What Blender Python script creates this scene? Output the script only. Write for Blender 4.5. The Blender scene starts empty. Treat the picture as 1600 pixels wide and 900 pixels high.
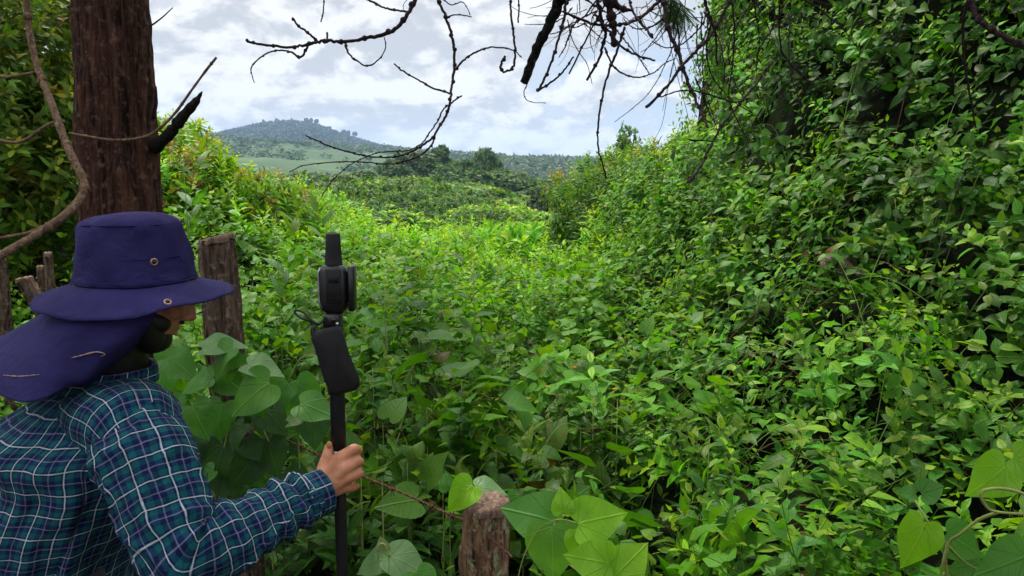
import bpy, math, random
import numpy as np
from mathutils import Vector

random.seed(7)
RNG = np.random.default_rng(11)
R = math.radians
# ------------------------------------------------------------------ camera, sky, sun, exposure
CAMZ, PITCH, FPX = 1.7, R(8.6), 1164.0
scene = bpy.context.scene
C = scene.collection
cam_d = bpy.data.cameras.new('camera')
cam_d.sensor_width = 36.0
cam_d.lens = FPX / 1600 * 36
cam_d.clip_start = 0.05
cam_d.clip_end = 9000
cam = bpy.data.objects.new('camera', cam_d)
cam.location = (0, 0, CAMZ)
cam.rotation_euler = (R(90) - PITCH, 0, 0)
C.objects.link(cam)
scene.camera = cam

SUN_EL, SUN_AZ = R(62), R(-28)          # azimuth measured from +Y (the view) towards +X
world = bpy.data.worlds.new('World')
scene.world = world
world.use_nodes = True


class NT:
    """small helper for node trees"""
    def __init__(self, tree):
        self.t = tree
        self.t.nodes.clear()

    def n(self, typ, **kw):
        nd = self.t.nodes.new(typ)
        for k, v in kw.items():
            setattr(nd, k, v)
        return nd

    def l(self, a, b):
        self.t.links.new(a, b)

    def put(self, sock, v):
        if isinstance(v, bpy.types.NodeSocket):
            self.l(v, sock)
        elif v is not None:
            sock.default_value = v

    def m(self, op, a, b=None, c=None, clamp=False):
        nd = self.n('ShaderNodeMath', operation=op, use_clamp=clamp)
        self.put(nd.inputs[0], a)
        if b is not None:
            self.put(nd.inputs[1], b)
        if c is not None:
            self.put(nd.inputs[2], c)
        return nd.outputs[0]

    def vm(self, op, a, b=None):
        nd = self.n('ShaderNodeVectorMath', operation=op)
        self.put(nd.inputs[0], a)
        if b is not None:
            self.put(nd.inputs[1], b)
        return nd.outputs['Value'] if op in ('DOT_PRODUCT', 'LENGTH', 'DISTANCE') else nd.outputs[0]

    def mix(self, f, a, b, blend='MIX'):
        nd = self.n('ShaderNodeMix', data_type='RGBA', blend_type=blend)
        self.put(nd.inputs[0], f)
        self.put(nd.inputs[6], a)
        self.put(nd.inputs[7], b)
        return nd.outputs[2]

    def noise(self, vec, scale, detail=4, rough=0.55, dist=0.0):
        nd = self.n('ShaderNodeTexNoise')
        if vec is not None:
            self.l(vec, nd.inputs['Vector'])
        nd.inputs['Scale'].default_value = scale
        nd.inputs['Detail'].default_value = detail
        nd.inputs['Roughness'].default_value = rough
        nd.inputs['Distortion'].default_value = dist
        return nd.outputs[0]

    def smooth(self, x, lo, hi):
        nd = self.n('ShaderNodeMapRange', interpolation_type='SMOOTHSTEP')
        self.put(nd.inputs[0], x)
        nd.inputs[1].default_value = lo
        nd.inputs[2].default_value = hi
        return nd.outputs[0]

    def scale(self, vec, s):
        nd = self.n('ShaderNodeMapping')
        self.l(vec, nd.inputs[0])
        nd.inputs['Scale'].default_value = s
        return nd.outputs[0]


def build_world():
    t = NT(world.node_tree)
    sky = t.n('ShaderNodeTexSky', sky_type='NISHITA')
    sky.sun_disc = False
    sky.sun_elevation = SUN_EL
    sky.sun_rotation = SUN_AZ
    sky.air_density = 1.0
    sky.dust_density = 1.2
    co = t.n('ShaderNodeTexCoord').outputs['Generated']
    d = t.vm('NORMALIZE', co)
    sep = t.n('ShaderNodeSeparateXYZ')
    t.l(d, sep.inputs[0])
    z = sep.outputs[2]
    zc = t.m('MAXIMUM', z, 0.0)
    # cumulus banks near the horizon
    p = t.scale(d, (4.4, 4.4, 8.4))
    up = t.vm('ADD', p, (0.0, 0.0, 0.14))
    side = t.vm('ADD', p, (-0.10, 0.0, 0.05))
    n1 = t.noise(p, 1.35, 10, 0.59, 0.25)
    n2 = t.noise(up, 1.35, 10, 0.59, 0.25)
    n3 = t.noise(side, 1.35, 5, 0.5, 0.25)
    # blue gap to the right, high
    def bump(px, py, w):
        v = Vector(((px - 800) / FPX, 1.0, (275 - py) / FPX)).normalized()
        dd = t.vm('DISTANCE', t.scale(d, (1, 1, 2.2)), (v.x, v.y, v.z * 2.2))
        return t.smooth(dd, w, 0.0)
    gap = t.m('ADD', t.m('MULTIPLY', bump(1000, 145, 0.26), 0.20), t.m('MULTIPLY', bump(600, 150, 0.12), 0.05))
    low = t.smooth(z, 0.23, 0.10)
    cover = t.m('SUBTRACT', t.m('ADD', n1, t.m('MULTIPLY', low, 0.13)), gap)
    dens = t.smooth(cover, 0.425, 0.48)
    lit = t.m('ADD', t.m('MULTIPLY', t.m('SUBTRACT', n1, n2), 4.2), t.m('MULTIPLY', t.m('SUBTRACT', n1, n3), 2.4))
    lit = t.smooth(lit, -0.36, 0.34)
    cum = t.mix(lit, (3.75, 3.85, 4.08, 1), (6.1, 6.05, 5.95, 1))
    # high thin veil
    q = t.scale(d, (1.2, 1.2, 5.0))
    nv = t.noise(q, 1.3, 5, 0.5, 0.3)
    veil = t.m('SUBTRACT', t.smooth(t.m('ADD', nv, t.m('MULTIPLY', zc, 1.3)), 0.30, 0.56), t.m('MULTIPLY', gap, 3.0), clamp=True)
    veil = t.m('MULTIPLY', veil, 0.96)
    skyc = t.mix(0.6, sky.outputs[0], (1.9, 3.1, 5.1, 1))
    c1 = t.mix(veil, skyc, (4.35, 4.42, 4.62, 1))
    c2 = t.mix(dens, c1, cum)
    # thick milky air low over the horizon
    hz = t.m('MULTIPLY', t.smooth(z, 0.07, 0.0), 0.30)
    c3 = t.mix(hz, c2, (4.35, 4.45, 4.65, 1))
    # an overcast sky is brightest overhead
    zen = t.m('ADD', t.m('MULTIPLY', t.smooth(z, 0.30, 0.85), 2.2), 1.0)
    # below the horizon: plain ground bounce
    c4 = t.mix(t.smooth(z, 0.0, -0.04), c3, (0.9, 1.2, 0.6, 1))
    bg = t.n('ShaderNodeBackground')
    bg.inputs[1].default_value = 0.10
    t.l(c4, bg.inputs[0])
    t.l(t.m('MULTIPLY', zen, 0.10), bg.inputs[1])
    out = t.n('ShaderNodeOutputWorld')
    t.l(bg.outputs[0], out.inputs[0])


build_world()
sun_d = bpy.data.lights.new('sun', 'SUN')
sun_d.energy = 3.4
sun_d.angle = R(9.0)
sun_d.color = (1.0, 0.95, 0.86)
sun = bpy.data.objects.new('sun', sun_d)
sdir = Vector((math.sin(SUN_AZ) * math.cos(SUN_EL), math.cos(SUN_AZ) * math.cos(SUN_EL), math.sin(SUN_EL)))
sun.rotation_euler = sdir.to_track_quat('Z', 'Y').to_euler()
C.objects.link(sun)
vs = scene.view_settings
vs.view_transform = 'Standard'
vs.look = 'None'
vs.exposure = 0.76
vs.gamma = 1.0
vs.use_curve_mapping = False
cy = scene.cycles
cy.max_bounces = 7
cy.diffuse_bounces = 3
cy.glossy_bounces = 2
cy.transmission_bounces = 4
cy.volume_bounces = 0
cy.sample_clamp_indirect = 4.0
cy.caustics_reflective = False
cy.caustics_refractive = False


# ------------------------------------------------------------------ geometry helpers
def at(px, py, depth):
    """world point seen at photo pixel (px, py), `depth` metres ahead along +Y"""
    sx, sy = (px - 800) / FPX, (450 - py) / FPX
    v = Vector((sx, math.cos(PITCH) + sy * math.sin(PITCH), -math.sin(PITCH) + sy * math.cos(PITCH)))
    return Vector((0, 0, CAMZ)) + v * (depth / v.y)


def ss(a, b, x):
    t = np.clip((x - a) / (b - a), 0, 1)
    return t * t * (3 - 2 * t)


def _h(i, j, s):
    v = np.sin(i * 127.1 + j * 311.7 + s * 74.7) * 43758.5453
    return v - np.floor(v)


def vn(x, y, s=0.0):
    x = np.asarray(x, float); y = np.asarray(y, float)
    i, j = np.floor(x), np.floor(y)
    u, v = x - i, y - j
    u = u * u * (3 - 2 * u); v = v * v * (3 - 2 * v)
    return ((_h(i, j, s) * (1 - u) + _h(i + 1, j, s) * u) * (1 - v)
            + (_h(i, j + 1, s) * (1 - u) + _h(i + 1, j + 1, s) * u) * v) * 2 - 1


def fbm(x, y, s=0.0, o=3):
    r, a, t = 0, 1.0, 0
    for k in range(o):
        r = r + a * vn(x * 2 ** k, y * 2 ** k, s + k * 3.3)
        t += a
        a *= 0.5
    return r / t


def tag(o, label=None, cat=None, group=None, kind=None):
    if label: o['label'] = label
    if cat: o['category'] = cat
    if group: o['group'] = group
    if kind: o['kind'] = kind
    return o


def empty(name, loc, label=None, cat=None, group=None):
    o = bpy.data.objects.new(name, None)
    o.location = loc
    o.empty_display_size = 0.1
    C.objects.link(o)
    return tag(o, label, cat, group)


def wloc(o):
    v = Vector((0, 0, 0))
    while o is not None:
        v = v + Vector(o.location)
        o = o.parent
    return v


class Geo:
    """collects quads with a colour and a uv per vertex"""
    def __init__(s):
        s.v, s.f, s.c, s.u, s.k = [], [], [], [], 0

    def add(s, V, F, col=(1, 1, 1), uv=None):
        V = np.asarray(V, np.float32).reshape(-1, 3)
        F = np.asarray(F, np.int32).reshape(-1, 4)
        c = np.asarray(col, np.float32)
        if c.ndim == 1:
            c = np.broadcast_to(c, (len(V), 3))
        s.v.append(V)
        s.f.append(F + s.k)
        s.c.append(c)
        s.u.append(np.zeros((len(V), 2), np.float32) if uv is None else np.asarray(uv, np.float32))
        s.k += len(V)
        return s

    def arrays(s):
        return (np.concatenate(s.v), np.concatenate(s.f), np.concatenate(s.c), np.concatenate(s.u))


def mesh_from(name, V, F, col=None, uv=None, mat=None, smooth=True):
    me = bpy.data.meshes.new(name)
    n, m = len(V), len(F)
    me.vertices.add(n)
    me.vertices.foreach_set('co', np.ascontiguousarray(V, np.float32).ravel())
    me.loops.add(m * 4)
    me.loops.foreach_set('vertex_index', np.ascontiguousarray(F, np.int32).ravel())
    me.polygons.add(m)
    me.polygons.foreach_set('loop_start', np.arange(0, m * 4, 4, dtype=np.int32))
    try:
        me.polygons.foreach_set('loop_total', np.full(m, 4, np.int32))
    except Exception:
        pass
    if smooth:
        me.polygons.foreach_set('use_smooth', np.ones(m, bool))
    if uv is not None:
        lay = me.uv_layers.new(name='UVMap')
        lay.data.foreach_set('uv', np.ascontiguousarray(uv[F.ravel()], np.float32).ravel())
    if col is not None:
        a = me.color_attributes.new(name='Col', type='FLOAT_COLOR', domain='POINT')
        a.data.foreach_set('color', np.concatenate([col, np.ones((n, 1))], 1).astype(np.float32).ravel())
    me.update(calc_edges=True)
    if mat:
        me.materials.append(mat)
    return me


def link(name, geo, mat, parent=None, smooth=True, world=True):
    """one object out of a Geo given in world coordinates (parents carry only a location)"""
    V, F, c, u = geo.arrays()
    off = np.array(wloc(parent)) if (parent is not None and world) else np.zeros(3)
    me = mesh_from(name, V - off, F, c, u, mat, smooth)
    o = bpy.data.objects.new(name, me)
    C.objects.link(o)
    if parent is not None:
        o.parent = parent
    return o


def top(name, geo, mat, loc, smooth=True):
    """top-level single-mesh object with its origin at loc"""
    V, F, c, u = geo.arrays()
    me = mesh_from(name, V - np.array(loc), F, c, u, mat, smooth)
    o = bpy.data.objects.new(name, me)
    o.location = loc
    C.objects.link(o)
    return o


def dup(root, loc, rz=0.0, sc=1.0, label=None, group=None):
    r = root.copy()
    C.objects.link(r)
    r.location = loc
    r.rotation_euler = (0, 0, rz)
    r.scale = (sc, sc, sc) if not isinstance(sc, tuple) else sc
    if label: r['label'] = label
    if group: r['group'] = group
    for ch in list(root.children):
        c = ch.copy()
        C.objects.link(c)
        c.parent = r
        for g in list(ch.children):
            d = g.copy()
            C.objects.link(d)
            d.parent = c
    return r


def grid_faces(nu, nv, wrap=False):
    i = np.arange(nu - 1)[:, None] * nv
    jn = nv if wrap else nv - 1
    j = np.arange(jn)[None, :]
    j2 = (j + 1) % nv
    return np.stack([i + j, i + j2, i + nv + j2, i + nv + j], -1).reshape(-1, 4)


def catmull(P, n=6):
    P = [Vector(p) for p in P]
    if len(P) < 3:
        return [P[0].lerp(P[-1], k / n) for k in range(n + 1)]
    out = []
    Q = [P[0] * 2 - P[1]] + P + [P[-1] * 2 - P[-2]]
    for i in range(1, len(Q) - 2):
        for k in range(n):
            t = k / n
            a, b, c, d = Q[i - 1], Q[i], Q[i + 1], Q[i + 2]
            out.append(0.5 * ((2 * b) + (c - a) * t + (2 * a - 5 * b + 4 * c - d) * t * t + (3 * b - a - 3 * c + d) * t ** 3))
    out.append(P[-1])
    return out


def tube(geo, pts, rad, n=6, col=(1, 1, 1), closed_ends=True, wob=0.0, uvs=None):
    P = np.array([list(p) for p in pts], float)
    k = len(P)
    rad = np.interp(np.linspace(0, 1, k), np.linspace(0, 1, len(rad)), rad) if hasattr(rad, '__len__') else np.full(k, rad)
    if wob:
        rad = rad * (1 + wob * RNG.standard_normal(k))
    T = np.gradient(P, axis=0)
    T /= np.linalg.norm(T, axis=1)[:, None] + 1e-12
    if closed_ends:
        P = np.concatenate([P[:1] - T[:1] * rad[0] * .3, P, P[-1:] + T[-1:] * rad[-1] * .3])
        T = np.concatenate([T[:1], T, T[-1:]])
        rad = np.concatenate([[1e-5], rad, [1e-5]])
        k += 2
    N = np.zeros_like(P)
    up = np.array([0, 0, 1.0]) if abs(T[0][2]) < 0.9 else np.array([1.0, 0, 0])
    a = np.cross(T[0], up)
    for i in range(k):
        a = a - T[i] * np.dot(a, T[i])
        a /= np.linalg.norm(a) + 1e-12
        N[i] = a
    B = np.cross(T, N)
    th = np.linspace(0, 2 * np.pi, n, endpoint=False)
    V = P[:, None] + rad[:, None, None] * (np.cos(th)[None, :, None] * N[:, None] + np.sin(th)[None, :, None] * B[:, None])
    s = np.concatenate([[0], np.cumsum(np.linalg.norm(np.diff(P, axis=0), axis=1))])
    uv = np.stack([np.broadcast_to(th[None] * rad.mean(), (k, n)), np.broadcast_to(s[:, None], (k, n))], -1).reshape(-1, 2)
    geo.add(V.reshape(-1, 3), grid_faces(k, n, True), col, uv)
    return geo


def box(geo, c, s, M=None, bev=0.0, col=(1, 1, 1)):
    """box with chamfered vertical and horizontal edges (rings), centre c, full sizes s"""
    x, y, z = [v / 2 for v in s]
    b = bev
    def ring(xx, yy, zz, bb):
        return [(xx - bb, -yy, zz), (xx, -yy + bb, zz), (xx, yy - bb, zz), (xx - bb, yy, zz),
                (-xx + bb, yy, zz), (-xx, yy - bb, zz), (-xx, -yy + bb, zz), (-xx + bb, -yy, zz)]
    bb = max(b, 1e-4)
    rings = [ring(1e-4, 1e-4, -z, 5e-5), ring(x - bb, y - bb, -z, bb), ring(x, y, -z + bb, bb),
             ring(x, y, z - bb, bb), ring(x - bb, y - bb, z, bb), ring(1e-4, 1e-4, z, 5e-5)]
    V = np.array(rings).reshape(-1, 3)
    if M is not None:
        V = V @ np.array(M).T
    geo.add(V + np.array(c), grid_faces(6, 8, True), col)
    return geo


def sphere(geo, c, r, M=None, n=16, m=10, col=(1, 1, 1)):
    ph = np.linspace(-np.pi / 2 + 1e-3, np.pi / 2 - 1e-3, m)
    th = np.linspace(0, 2 * np.pi, n, endpoint=False)
    V = np.stack([np.cos(ph)[:, None] * np.cos(th), np.cos(ph)[:, None] * np.sin(th), np.sin(ph)[:, None] + 0 * th], -1).reshape(-1, 3)
    V = V * np.array(r)
    if M is not None:
        V = V @ np.array(M).T
    geo.add(V + np.array(c), grid_faces(m, n, True), col)
    return geo


def capsule(geo, a, ra, b, rb, n=14):
    a, b = np.array(a, float), np.array(b, float)
    t = b - a
    L = np.linalg.norm(t)
    t = t / (L + 1e-9)
    up = np.array([0, 0, 1.0]) if abs(t[2]) < .9 else np.array([1.0, 0, 0])
    u = np.cross(t, up); u /= np.linalg.norm(u)
    w = np.cross(t, u)
    prof = [(-ra * math.cos(q), ra * math.sin(q)) for q in np.linspace(.02, np.pi / 2, 5)]
    prof += [(L + rb * math.sin(q), rb * math.cos(q)) for q in np.linspace(0, np.pi / 2 - .02, 5)]
    th = np.linspace(0, 2 * np.pi, n, endpoint=False)
    V = np.array([[a + t * s + r * (math.cos(q) * u + math.sin(q) * w) for q in th] for s, r in prof]).reshape(-1, 3)
    geo.add(V, grid_faces(len(prof), n, True))


# ------------------------------------------------------------------ materials
def material(name):
    m = bpy.data.materials.new(name)
    m.use_nodes = True
    return m, NT(m.node_tree)


def finish(t, shader, disp=None):
    out = t.n('ShaderNodeOutputMaterial')
    t.l(shader, out.inputs[0])


def bsdf(t, col, rough=0.6, spec=0.4, normal=None, metal=0.0, sheen=0.0):
    b = t.n('ShaderNodeBsdfPrincipled')
    t.put(b.inputs['Base Color'], col)
    t.put(b.inputs['Roughness'], rough)
    t.put(b.inputs['Specular IOR Level'], spec)
    t.put(b.inputs['Metallic'], metal)
    if sheen:
        b.inputs['Sheen Weight'].default_value = sheen
    if normal is not None:
        t.l(normal, b.inputs['Normal'])
    return b.outputs[0]


def bump(t, h, strength=0.4, dist=0.01):
    b = t.n('ShaderNodeBump')
    b.inputs['Strength'].default_value = strength
    b.inputs['Distance'].default_value = dist
    t.l(h, b.inputs['Height'])
    return b.outputs[0]


def leaf_mat(name, trans=0.42, rough=0.48, spec=0.20, vein=True, palm=False, tcol=(1.10, 1.30, 0.30, 1)):
    m, t = material(name)
    col = t.n('ShaderNodeVertexColor', layer_name='Col').outputs[0]
    if vein:
        uv = t.n('ShaderNodeUVMap').outputs[0]
        sp = t.n('ShaderNodeSeparateXYZ')
        t.l(uv, sp.inputs[0])
        u, v = sp.outputs[0], sp.outputs[1]
        au = t.m('ABSOLUTE', u)
        mid = t.smooth(au, 0.035, 0.0)
        # side veins sweep forward from the midrib
        ph = t.m('SUBTRACT', t.m('MULTIPLY', v, 7.0), t.m('MULTIPLY', au, 4.0))
        fr = t.m('ABSOLUTE', t.m('SUBTRACT', t.m('FRACT', ph), 0.5))
        side = t.smooth(fr, 0.06, 0.0)
        if palm:
            ang = t.m('ARCTAN2', au, t.m('ADD', v, 0.02))
            rad = t.m('SQRT', t.m('ADD', t.m('MULTIPLY', au, au), t.m('MULTIPLY', v, v)))
            rays = None
            for a_ in (0.62, 1.30):
                ry = t.smooth(t.m('MULTIPLY', t.m('ABSOLUTE', t.m('SUBTRACT', ang, a_)), rad), 0.016, 0.0)
                rays = ry if rays is None else t.m('MAXIMUM', rays, ry)
            side = t.m('MAXIMUM', t.m('MULTIPLY', side, .5), t.m('MULTIPLY', rays, 2.0))
        vv = t.m('MAXIMUM', t.m('MULTIPLY', mid, 0.9), t.m('MULTIPLY', side, 0.40))
        geo = t.n('ShaderNodeTexCoord').outputs['Object']
        nz = t.noise(geo, 26, 3)
        nl = t.noise(geo, 5, 2)
        c1 = t.mix(t.m('MULTIPLY', vv, 0.62), col, t.mix(1.0, col, (1.7, 1.5, 1.6, 1), 'MULTIPLY'))
        col = t.mix(t.smooth(nz, 0.35, 0.75), t.mix(1.0, c1, (0.78, 0.82, 0.8, 1), 'MULTIPLY'), c1)
        col = t.mix(t.smooth(nl, 0.52, 0.74), col, t.mix(1.0, col, (1.25, 1.1, 0.8, 1), 'MULTIPLY'))
        spots = t.noise(geo, 70, 2)
        col = t.mix(t.m('MULTIPLY', t.smooth(spots, .70, .76), .7), col, (.10, .075, .02, 1))
        hgt = t.m('SUBTRACT', t.m('MULTIPLY', nz, 0.5), t.m('MULTIPLY', vv, 0.6))
        nrm = bump(t, hgt, 0.7, 0.005)
    else:
        nrm = None
    g = t.n('ShaderNodeNewGeometry')
    under = t.mix(1.0, col, (0.95, 1.05, 1.1, 1), 'MULTIPLY')
    col = t.mix(g.outputs['Backfacing'], col, under)
    a = bsdf(t, col, rough, spec, nrm)
    tr = t.n('ShaderNodeBsdfTranslucent')
    t.l(t.mix(1.0, col, tcol, 'MULTIPLY'), tr.inputs[0])
    if nrm:
        t.l(nrm, tr.inputs[1])
    mx = t.n('ShaderNodeMixShader')
    mx.inputs[0].default_value = trans
    t.l(a, mx.inputs[1])
    t.l(tr.outputs[0], mx.inputs[2])
    finish(t, mx.outputs[0])
    return m


M = {}
M['leaf'] = leaf_mat('leaf')
M['leaf_far'] = leaf_mat('leaf_far', trans=0.35, rough=0.6, spec=0.2, vein=False)
M['leaf_big'] = leaf_mat('leaf_big', palm=True, trans=0.42, rough=0.45, spec=0.28)


def bark_mat(name, c1, c2, c3, sc=1.0, bstr=0.8, moss=None):
    m, t = material(name)
    co = t.n('ShaderNodeTexCoord').outputs['Object']
    st = t.scale(co, (24 * sc, 24 * sc, 3.2 * sc))
    n1 = t.noise(st, 1.0, 9, 0.68, 1.6)
    n2 = t.noise(co, 40 * sc, 5, 0.6)
    col = t.mix(t.smooth(n1, 0.35, 0.62), c1, c2)
    col = t.mix(t.smooth(n2, 0.5, 0.72), col, c3)
    if moss:
        n3 = t.noise(t.scale(co, (1, 1, .6)), 22 * sc, 6, 0.65, .5)
        col = t.mix(t.smooth(n3, 0.57, 0.62), col, moss)
    h = t.m('ADD', t.m('MULTIPLY', n1, 1.0), t.m('MULTIPLY', n2, 0.35))
    finish(t, bsdf(t, col, 0.9, 0.15, bump(t, h, bstr, 0.02)))
    return m


M['bark'] = bark_mat('red_brown_bark', (.008, .005, .004, 1), (.085, .036, .024, 1), (.15, .085, .065, 1), 1.0, 1.0)
M['post'] = bark_mat('weathered_post_wood', (.030, .018, .012, 1), (.30, .18, .10, 1), (.36, .26, .17, 1), 1.6, 0.9, (.32, .37, .20, 1))
M['postd'] = bark_mat('brown_post_bark', (.020, .013, .010, 1), (.15, .10, .072, 1), (.26, .20, .155, 1), 1.4, 0.9)
M['cut'] = bark_mat('cut_wood', (.07, .042, .032, 1), (.17, .115, .085, 1), (.25, .18, .135, 1), 2.0, 0.35)
M['twig'] = bark_mat('dark_twig_bark', (.010, .006, .008, 1), (.035, .020, .022, 1), (.07, .045, .045, 1), 3.0, 0.5)
M['charred'] = bark_mat('blackened_wood', (.006, .005, .005, 1), (.022, .018, .017, 1), (.05, .042, .038, 1), 3.0, 1.0)
M['liana'] = bark_mat('liana_bark', (.07, .04, .025, 1), (.19, .12, .075, 1), (.27, .2, .14, 1), 3.0, 0.6)
M['trunkfar'] = bark_mat('grey_brown_trunk', (.05, .035, .03, 1), (.12, .09, .075, 1), (.15, .12, .1, 1), .3, 0.3)


def plain(name, col, rough=0.6, spec=0.4, metal=0.0, nscale=60, amt=0.25, bstr=0.15, sheen=0.0):
    m, t = material(name)
    co = t.n('ShaderNodeTexCoord').outputs['Object']
    n1 = t.noise(co, nscale, 5, 0.6)
    dark = tuple(c * (1 - amt) for c in col[:3]) + (1,)
    lite = tuple(min(1, c * (1 + amt)) for c in col[:3]) + (1,)
    c = t.mix(t.smooth(n1, 0.3, 0.7), dark, lite)
    finish(t, bsdf(t, c, rough, spec, bump(t, n1, bstr, 0.002), metal, sheen))
    return m


M['black'] = plain('black_plastic', (.010, .010, .012), 0.38, 0.45)
M['rubber'] = plain('black_rubber', (.008, .008, .009), 0.7, 0.3)
M['carbon'] = plain('black_pole_coating', (.009, .009, .011), 0.5, 0.35)
M['silver'] = plain('silver_trim', (.45, .45, .46), 0.35, 0.5, 0.7)
M['rust'] = plain('rusty_wire', (.12, .055, .035), 0.85, 0.2, 0.2, 300, 0.5, 0.4)
M['vinestem'] = plain('pale_green_stem', (.20, .24, .06), 0.5, 0.3, 0, 40, 0.3)
M['brass'] = plain('brass_eyelet', (.35, .22, .16), 0.4, 0.5, 0.7)
M['flower'] = plain('orange_petals', (.75, .26, .02), 0.6, 0.2)
M['eye'] = plain('eye_white', (.6, .58, .55), 0.2, 0.5)
M['hair_and_shade'] = plain('black_hair_and_shade', (.010, .008, .008), 0.5, 0.4, 0, 400, .4, .5)
M['trouser'] = plain('dark_trouser_cloth', (.03, .035, .05), 0.9, 0.1, 0, 300, .3, .4, .2)
M['boot'] = plain('brown_boot_leather', (.06, .035, .02), 0.6, 0.3, 0, 90, .3, .3)
M['mast'] = plain('grey_mast_metal', (.35, .35, .36), 0.5, 0.4, 0.5)


def ground_mat():
    m, t = material('soil_and_grass_ground')
    co = t.n('ShaderNodeTexCoord').outputs['Object']
    sep = t.n('ShaderNodeSeparateXYZ')
    t.l(co, sep.inputs[0])
    n0 = t.noise(co, 0.012, 5, 0.6)
    n1 = t.noise(co, 0.06, 6, 0.65)
    n2 = t.noise(co, 1.3, 5, 0.6)
    soil = t.mix(t.smooth(n2, .35, .65), (.022, .016, .009, 1), (.045, .034, .02, 1))
    g = t.mix(t.smooth(n1, .42, .60), (.040, .072, .026, 1), (.052, .085, .032, 1))
    g = t.mix(t.m('MULTIPLY', t.smooth(n0, .50, .62), .7), g, (.075, .12, .042, 1))
    far = t.smooth(sep.outputs[1], 14, 30)
    col = t.mix(far, soil, g)
    hill = t.smooth(sep.outputs[1], 1000, 1120)
    col = t.mix(hill, col, t.mix(t.smooth(n1, .4, .65), (.012, .025, .013, 1), (.022, .040, .018, 1)))
    finish(t, bsdf(t, col, 0.95, 0.1, bump(t, n2, 0.5, 0.05)))
    return m


def skin_mat():
    m, t = material('brown_skin')
    co = t.n('ShaderNodeTexCoord').outputs['Object']
    n1 = t.noise(co, 30, 4)
    n2 = t.noise(co, 420, 3)
    col = t.mix(t.smooth(n1, .35, .68), (.38, .155, .080, 1), (.52, .235, .135, 1))
    b = t.n('ShaderNodeBsdfPrincipled')
    t.l(col, b.inputs['Base Color'])
    b.inputs['Roughness'].default_value = 0.5
    b.inputs['Specular IOR Level'].default_value = 0.35
    b.inputs['Subsurface Weight'].default_value = 0.15
    b.inputs['Subsurface Radius'].default_value = (0.012, 0.004, 0.002)
    b.inputs['Subsurface Scale'].default_value = 0.5
    t.l(bump(t, t.m('ADD', n2, t.m('MULTIPLY', t.noise(co, 120, 3), 1.5)), 0.35, 0.0015), b.inputs['Normal'])
    finish(t, b.outputs[0])
    return m


def plaid_mat():
    m, t = material('blue_green_plaid_cotton')
    uv = t.n('ShaderNodeUVMap').outputs[0]
    sp = t.n('ShaderNodeSeparateXYZ')
    cw = t.n('ShaderNodeTexCoord').outputs['Object']
    nz_ = t.n('ShaderNodeTexNoise')
    t.l(cw, nz_.inputs['Vector']); nz_.inputs['Scale'].default_value = 22; nz_.inputs['Detail'].default_value = 3
    wv_ = t.vm('SUBTRACT', nz_.outputs['Color'], (.5, .5, .5))
    uv = t.vm('ADD', uv, t.scale(wv_, (.009, .009, 0)))
    t.l(uv, sp.inputs[0])
    P = 0.041
    def axis(s):
        x = t.m('FRACT', t.m('DIVIDE', s, P))
        d0 = t.m('ABSOLUTE', t.m('SUBTRACT', x, 0.5))          # 0 at the white line
        white = t.smooth(d0, 0.029, 0.017)
        dthin = t.m('ABSOLUTE', t.m('SUBTRACT', d0, 0.5))       # 0 at the faint line
        thin = t.smooth(dthin, 0.028, 0.016)
        teal = t.m('MULTIPLY', t.smooth(d0, 0.30, 0.285), t.smooth(d0, 0.085, 0.10))
        return white, thin, teal
    wu, tu, gu = axis(sp.outputs[0])
    wv, tv, gv = axis(sp.outputs[1])
    navy = (.003, .012, .060, 1)
    c = t.mix(t.m('MULTIPLY', t.m('ADD', gu, gv), 0.5), navy, (.006, .080, .125, 1))
    c = t.mix(t.m('MULTIPLY', t.m('MULTIPLY', gu, gv), 0.55), c, (.008, .11, .105, 1))
    c = t.mix(t.m('MULTIPLY', tu, 0.30), c, (.34, .32, .48, 1))
    c = t.mix(t.m('MULTIPLY', tv, 0.36), c, (.34, .32, .48, 1))
    c = t.mix(t.m('MULTIPLY', wu, 0.64), c, (.60, .68, .70, 1))
    c = t.mix(t.m('MULTIPLY', wv, 0.64), c, (.60, .68, .70, 1))
    # weave
    wx = t.m('SINE', t.m('MULTIPLY', sp.outputs[0], 6000))
    wy = t.m('SINE', t.m('MULTIPLY', sp.outputs[1], 6000))
    co = t.n('ShaderNodeTexCoord').outputs['Object']
    n1 = t.noise(co, 14, 5, 0.55, 0.6)
    n2 = t.noise(co, 45, 4, 0.5, 0.3)
    h = t.m('ADD', t.m('ADD', t.m('MULTIPLY', n1, 1.0), t.m('MULTIPLY', n2, 0.3)), t.m('MULTIPLY', t.m('MULTIPLY', wx, wy), 0.01))
    finish(t, bsdf(t, c, 0.85, 0.15, bump(t, h, 1.0, 0.03), 0, 0.0))
    return m


def hat_mat():
    m, t = material('navy_purple_hat_cloth')
    co = t.n('ShaderNodeTexCoord').outputs['Object']
    n1 = t.noise(co, 9, 5, 0.6, 0.4)
    n2 = t.noise(co, 500, 2)
    c = t.mix(t.smooth(n1, .35, .7), (.017, .014, .068, 1), (.026, .022, .098, 1))
    h = t.m('ADD', t.noise(co, 24, 4, 0.55, .8), t.m('MULTIPLY', n2, 0.05))
    finish(t, bsdf(t, c, 0.85, 0.12, bump(t, h, 0.5, 0.012), 0, 0.0))
    return m


M['ground'] = ground_mat()
M['skin'] = skin_mat()
M['plaid'] = plaid_mat()
M['hat'] = hat_mat()
M['hatdark'] = plain('dark_hat_piping', (.018, .014, .075), 0.85, 0.1, 0, 200, .2, .2)
M['dirt'] = plain('dried_mud_mark', (.30, .21, .16), 0.95, 0.1, 0, 200, .4, .3)


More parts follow.
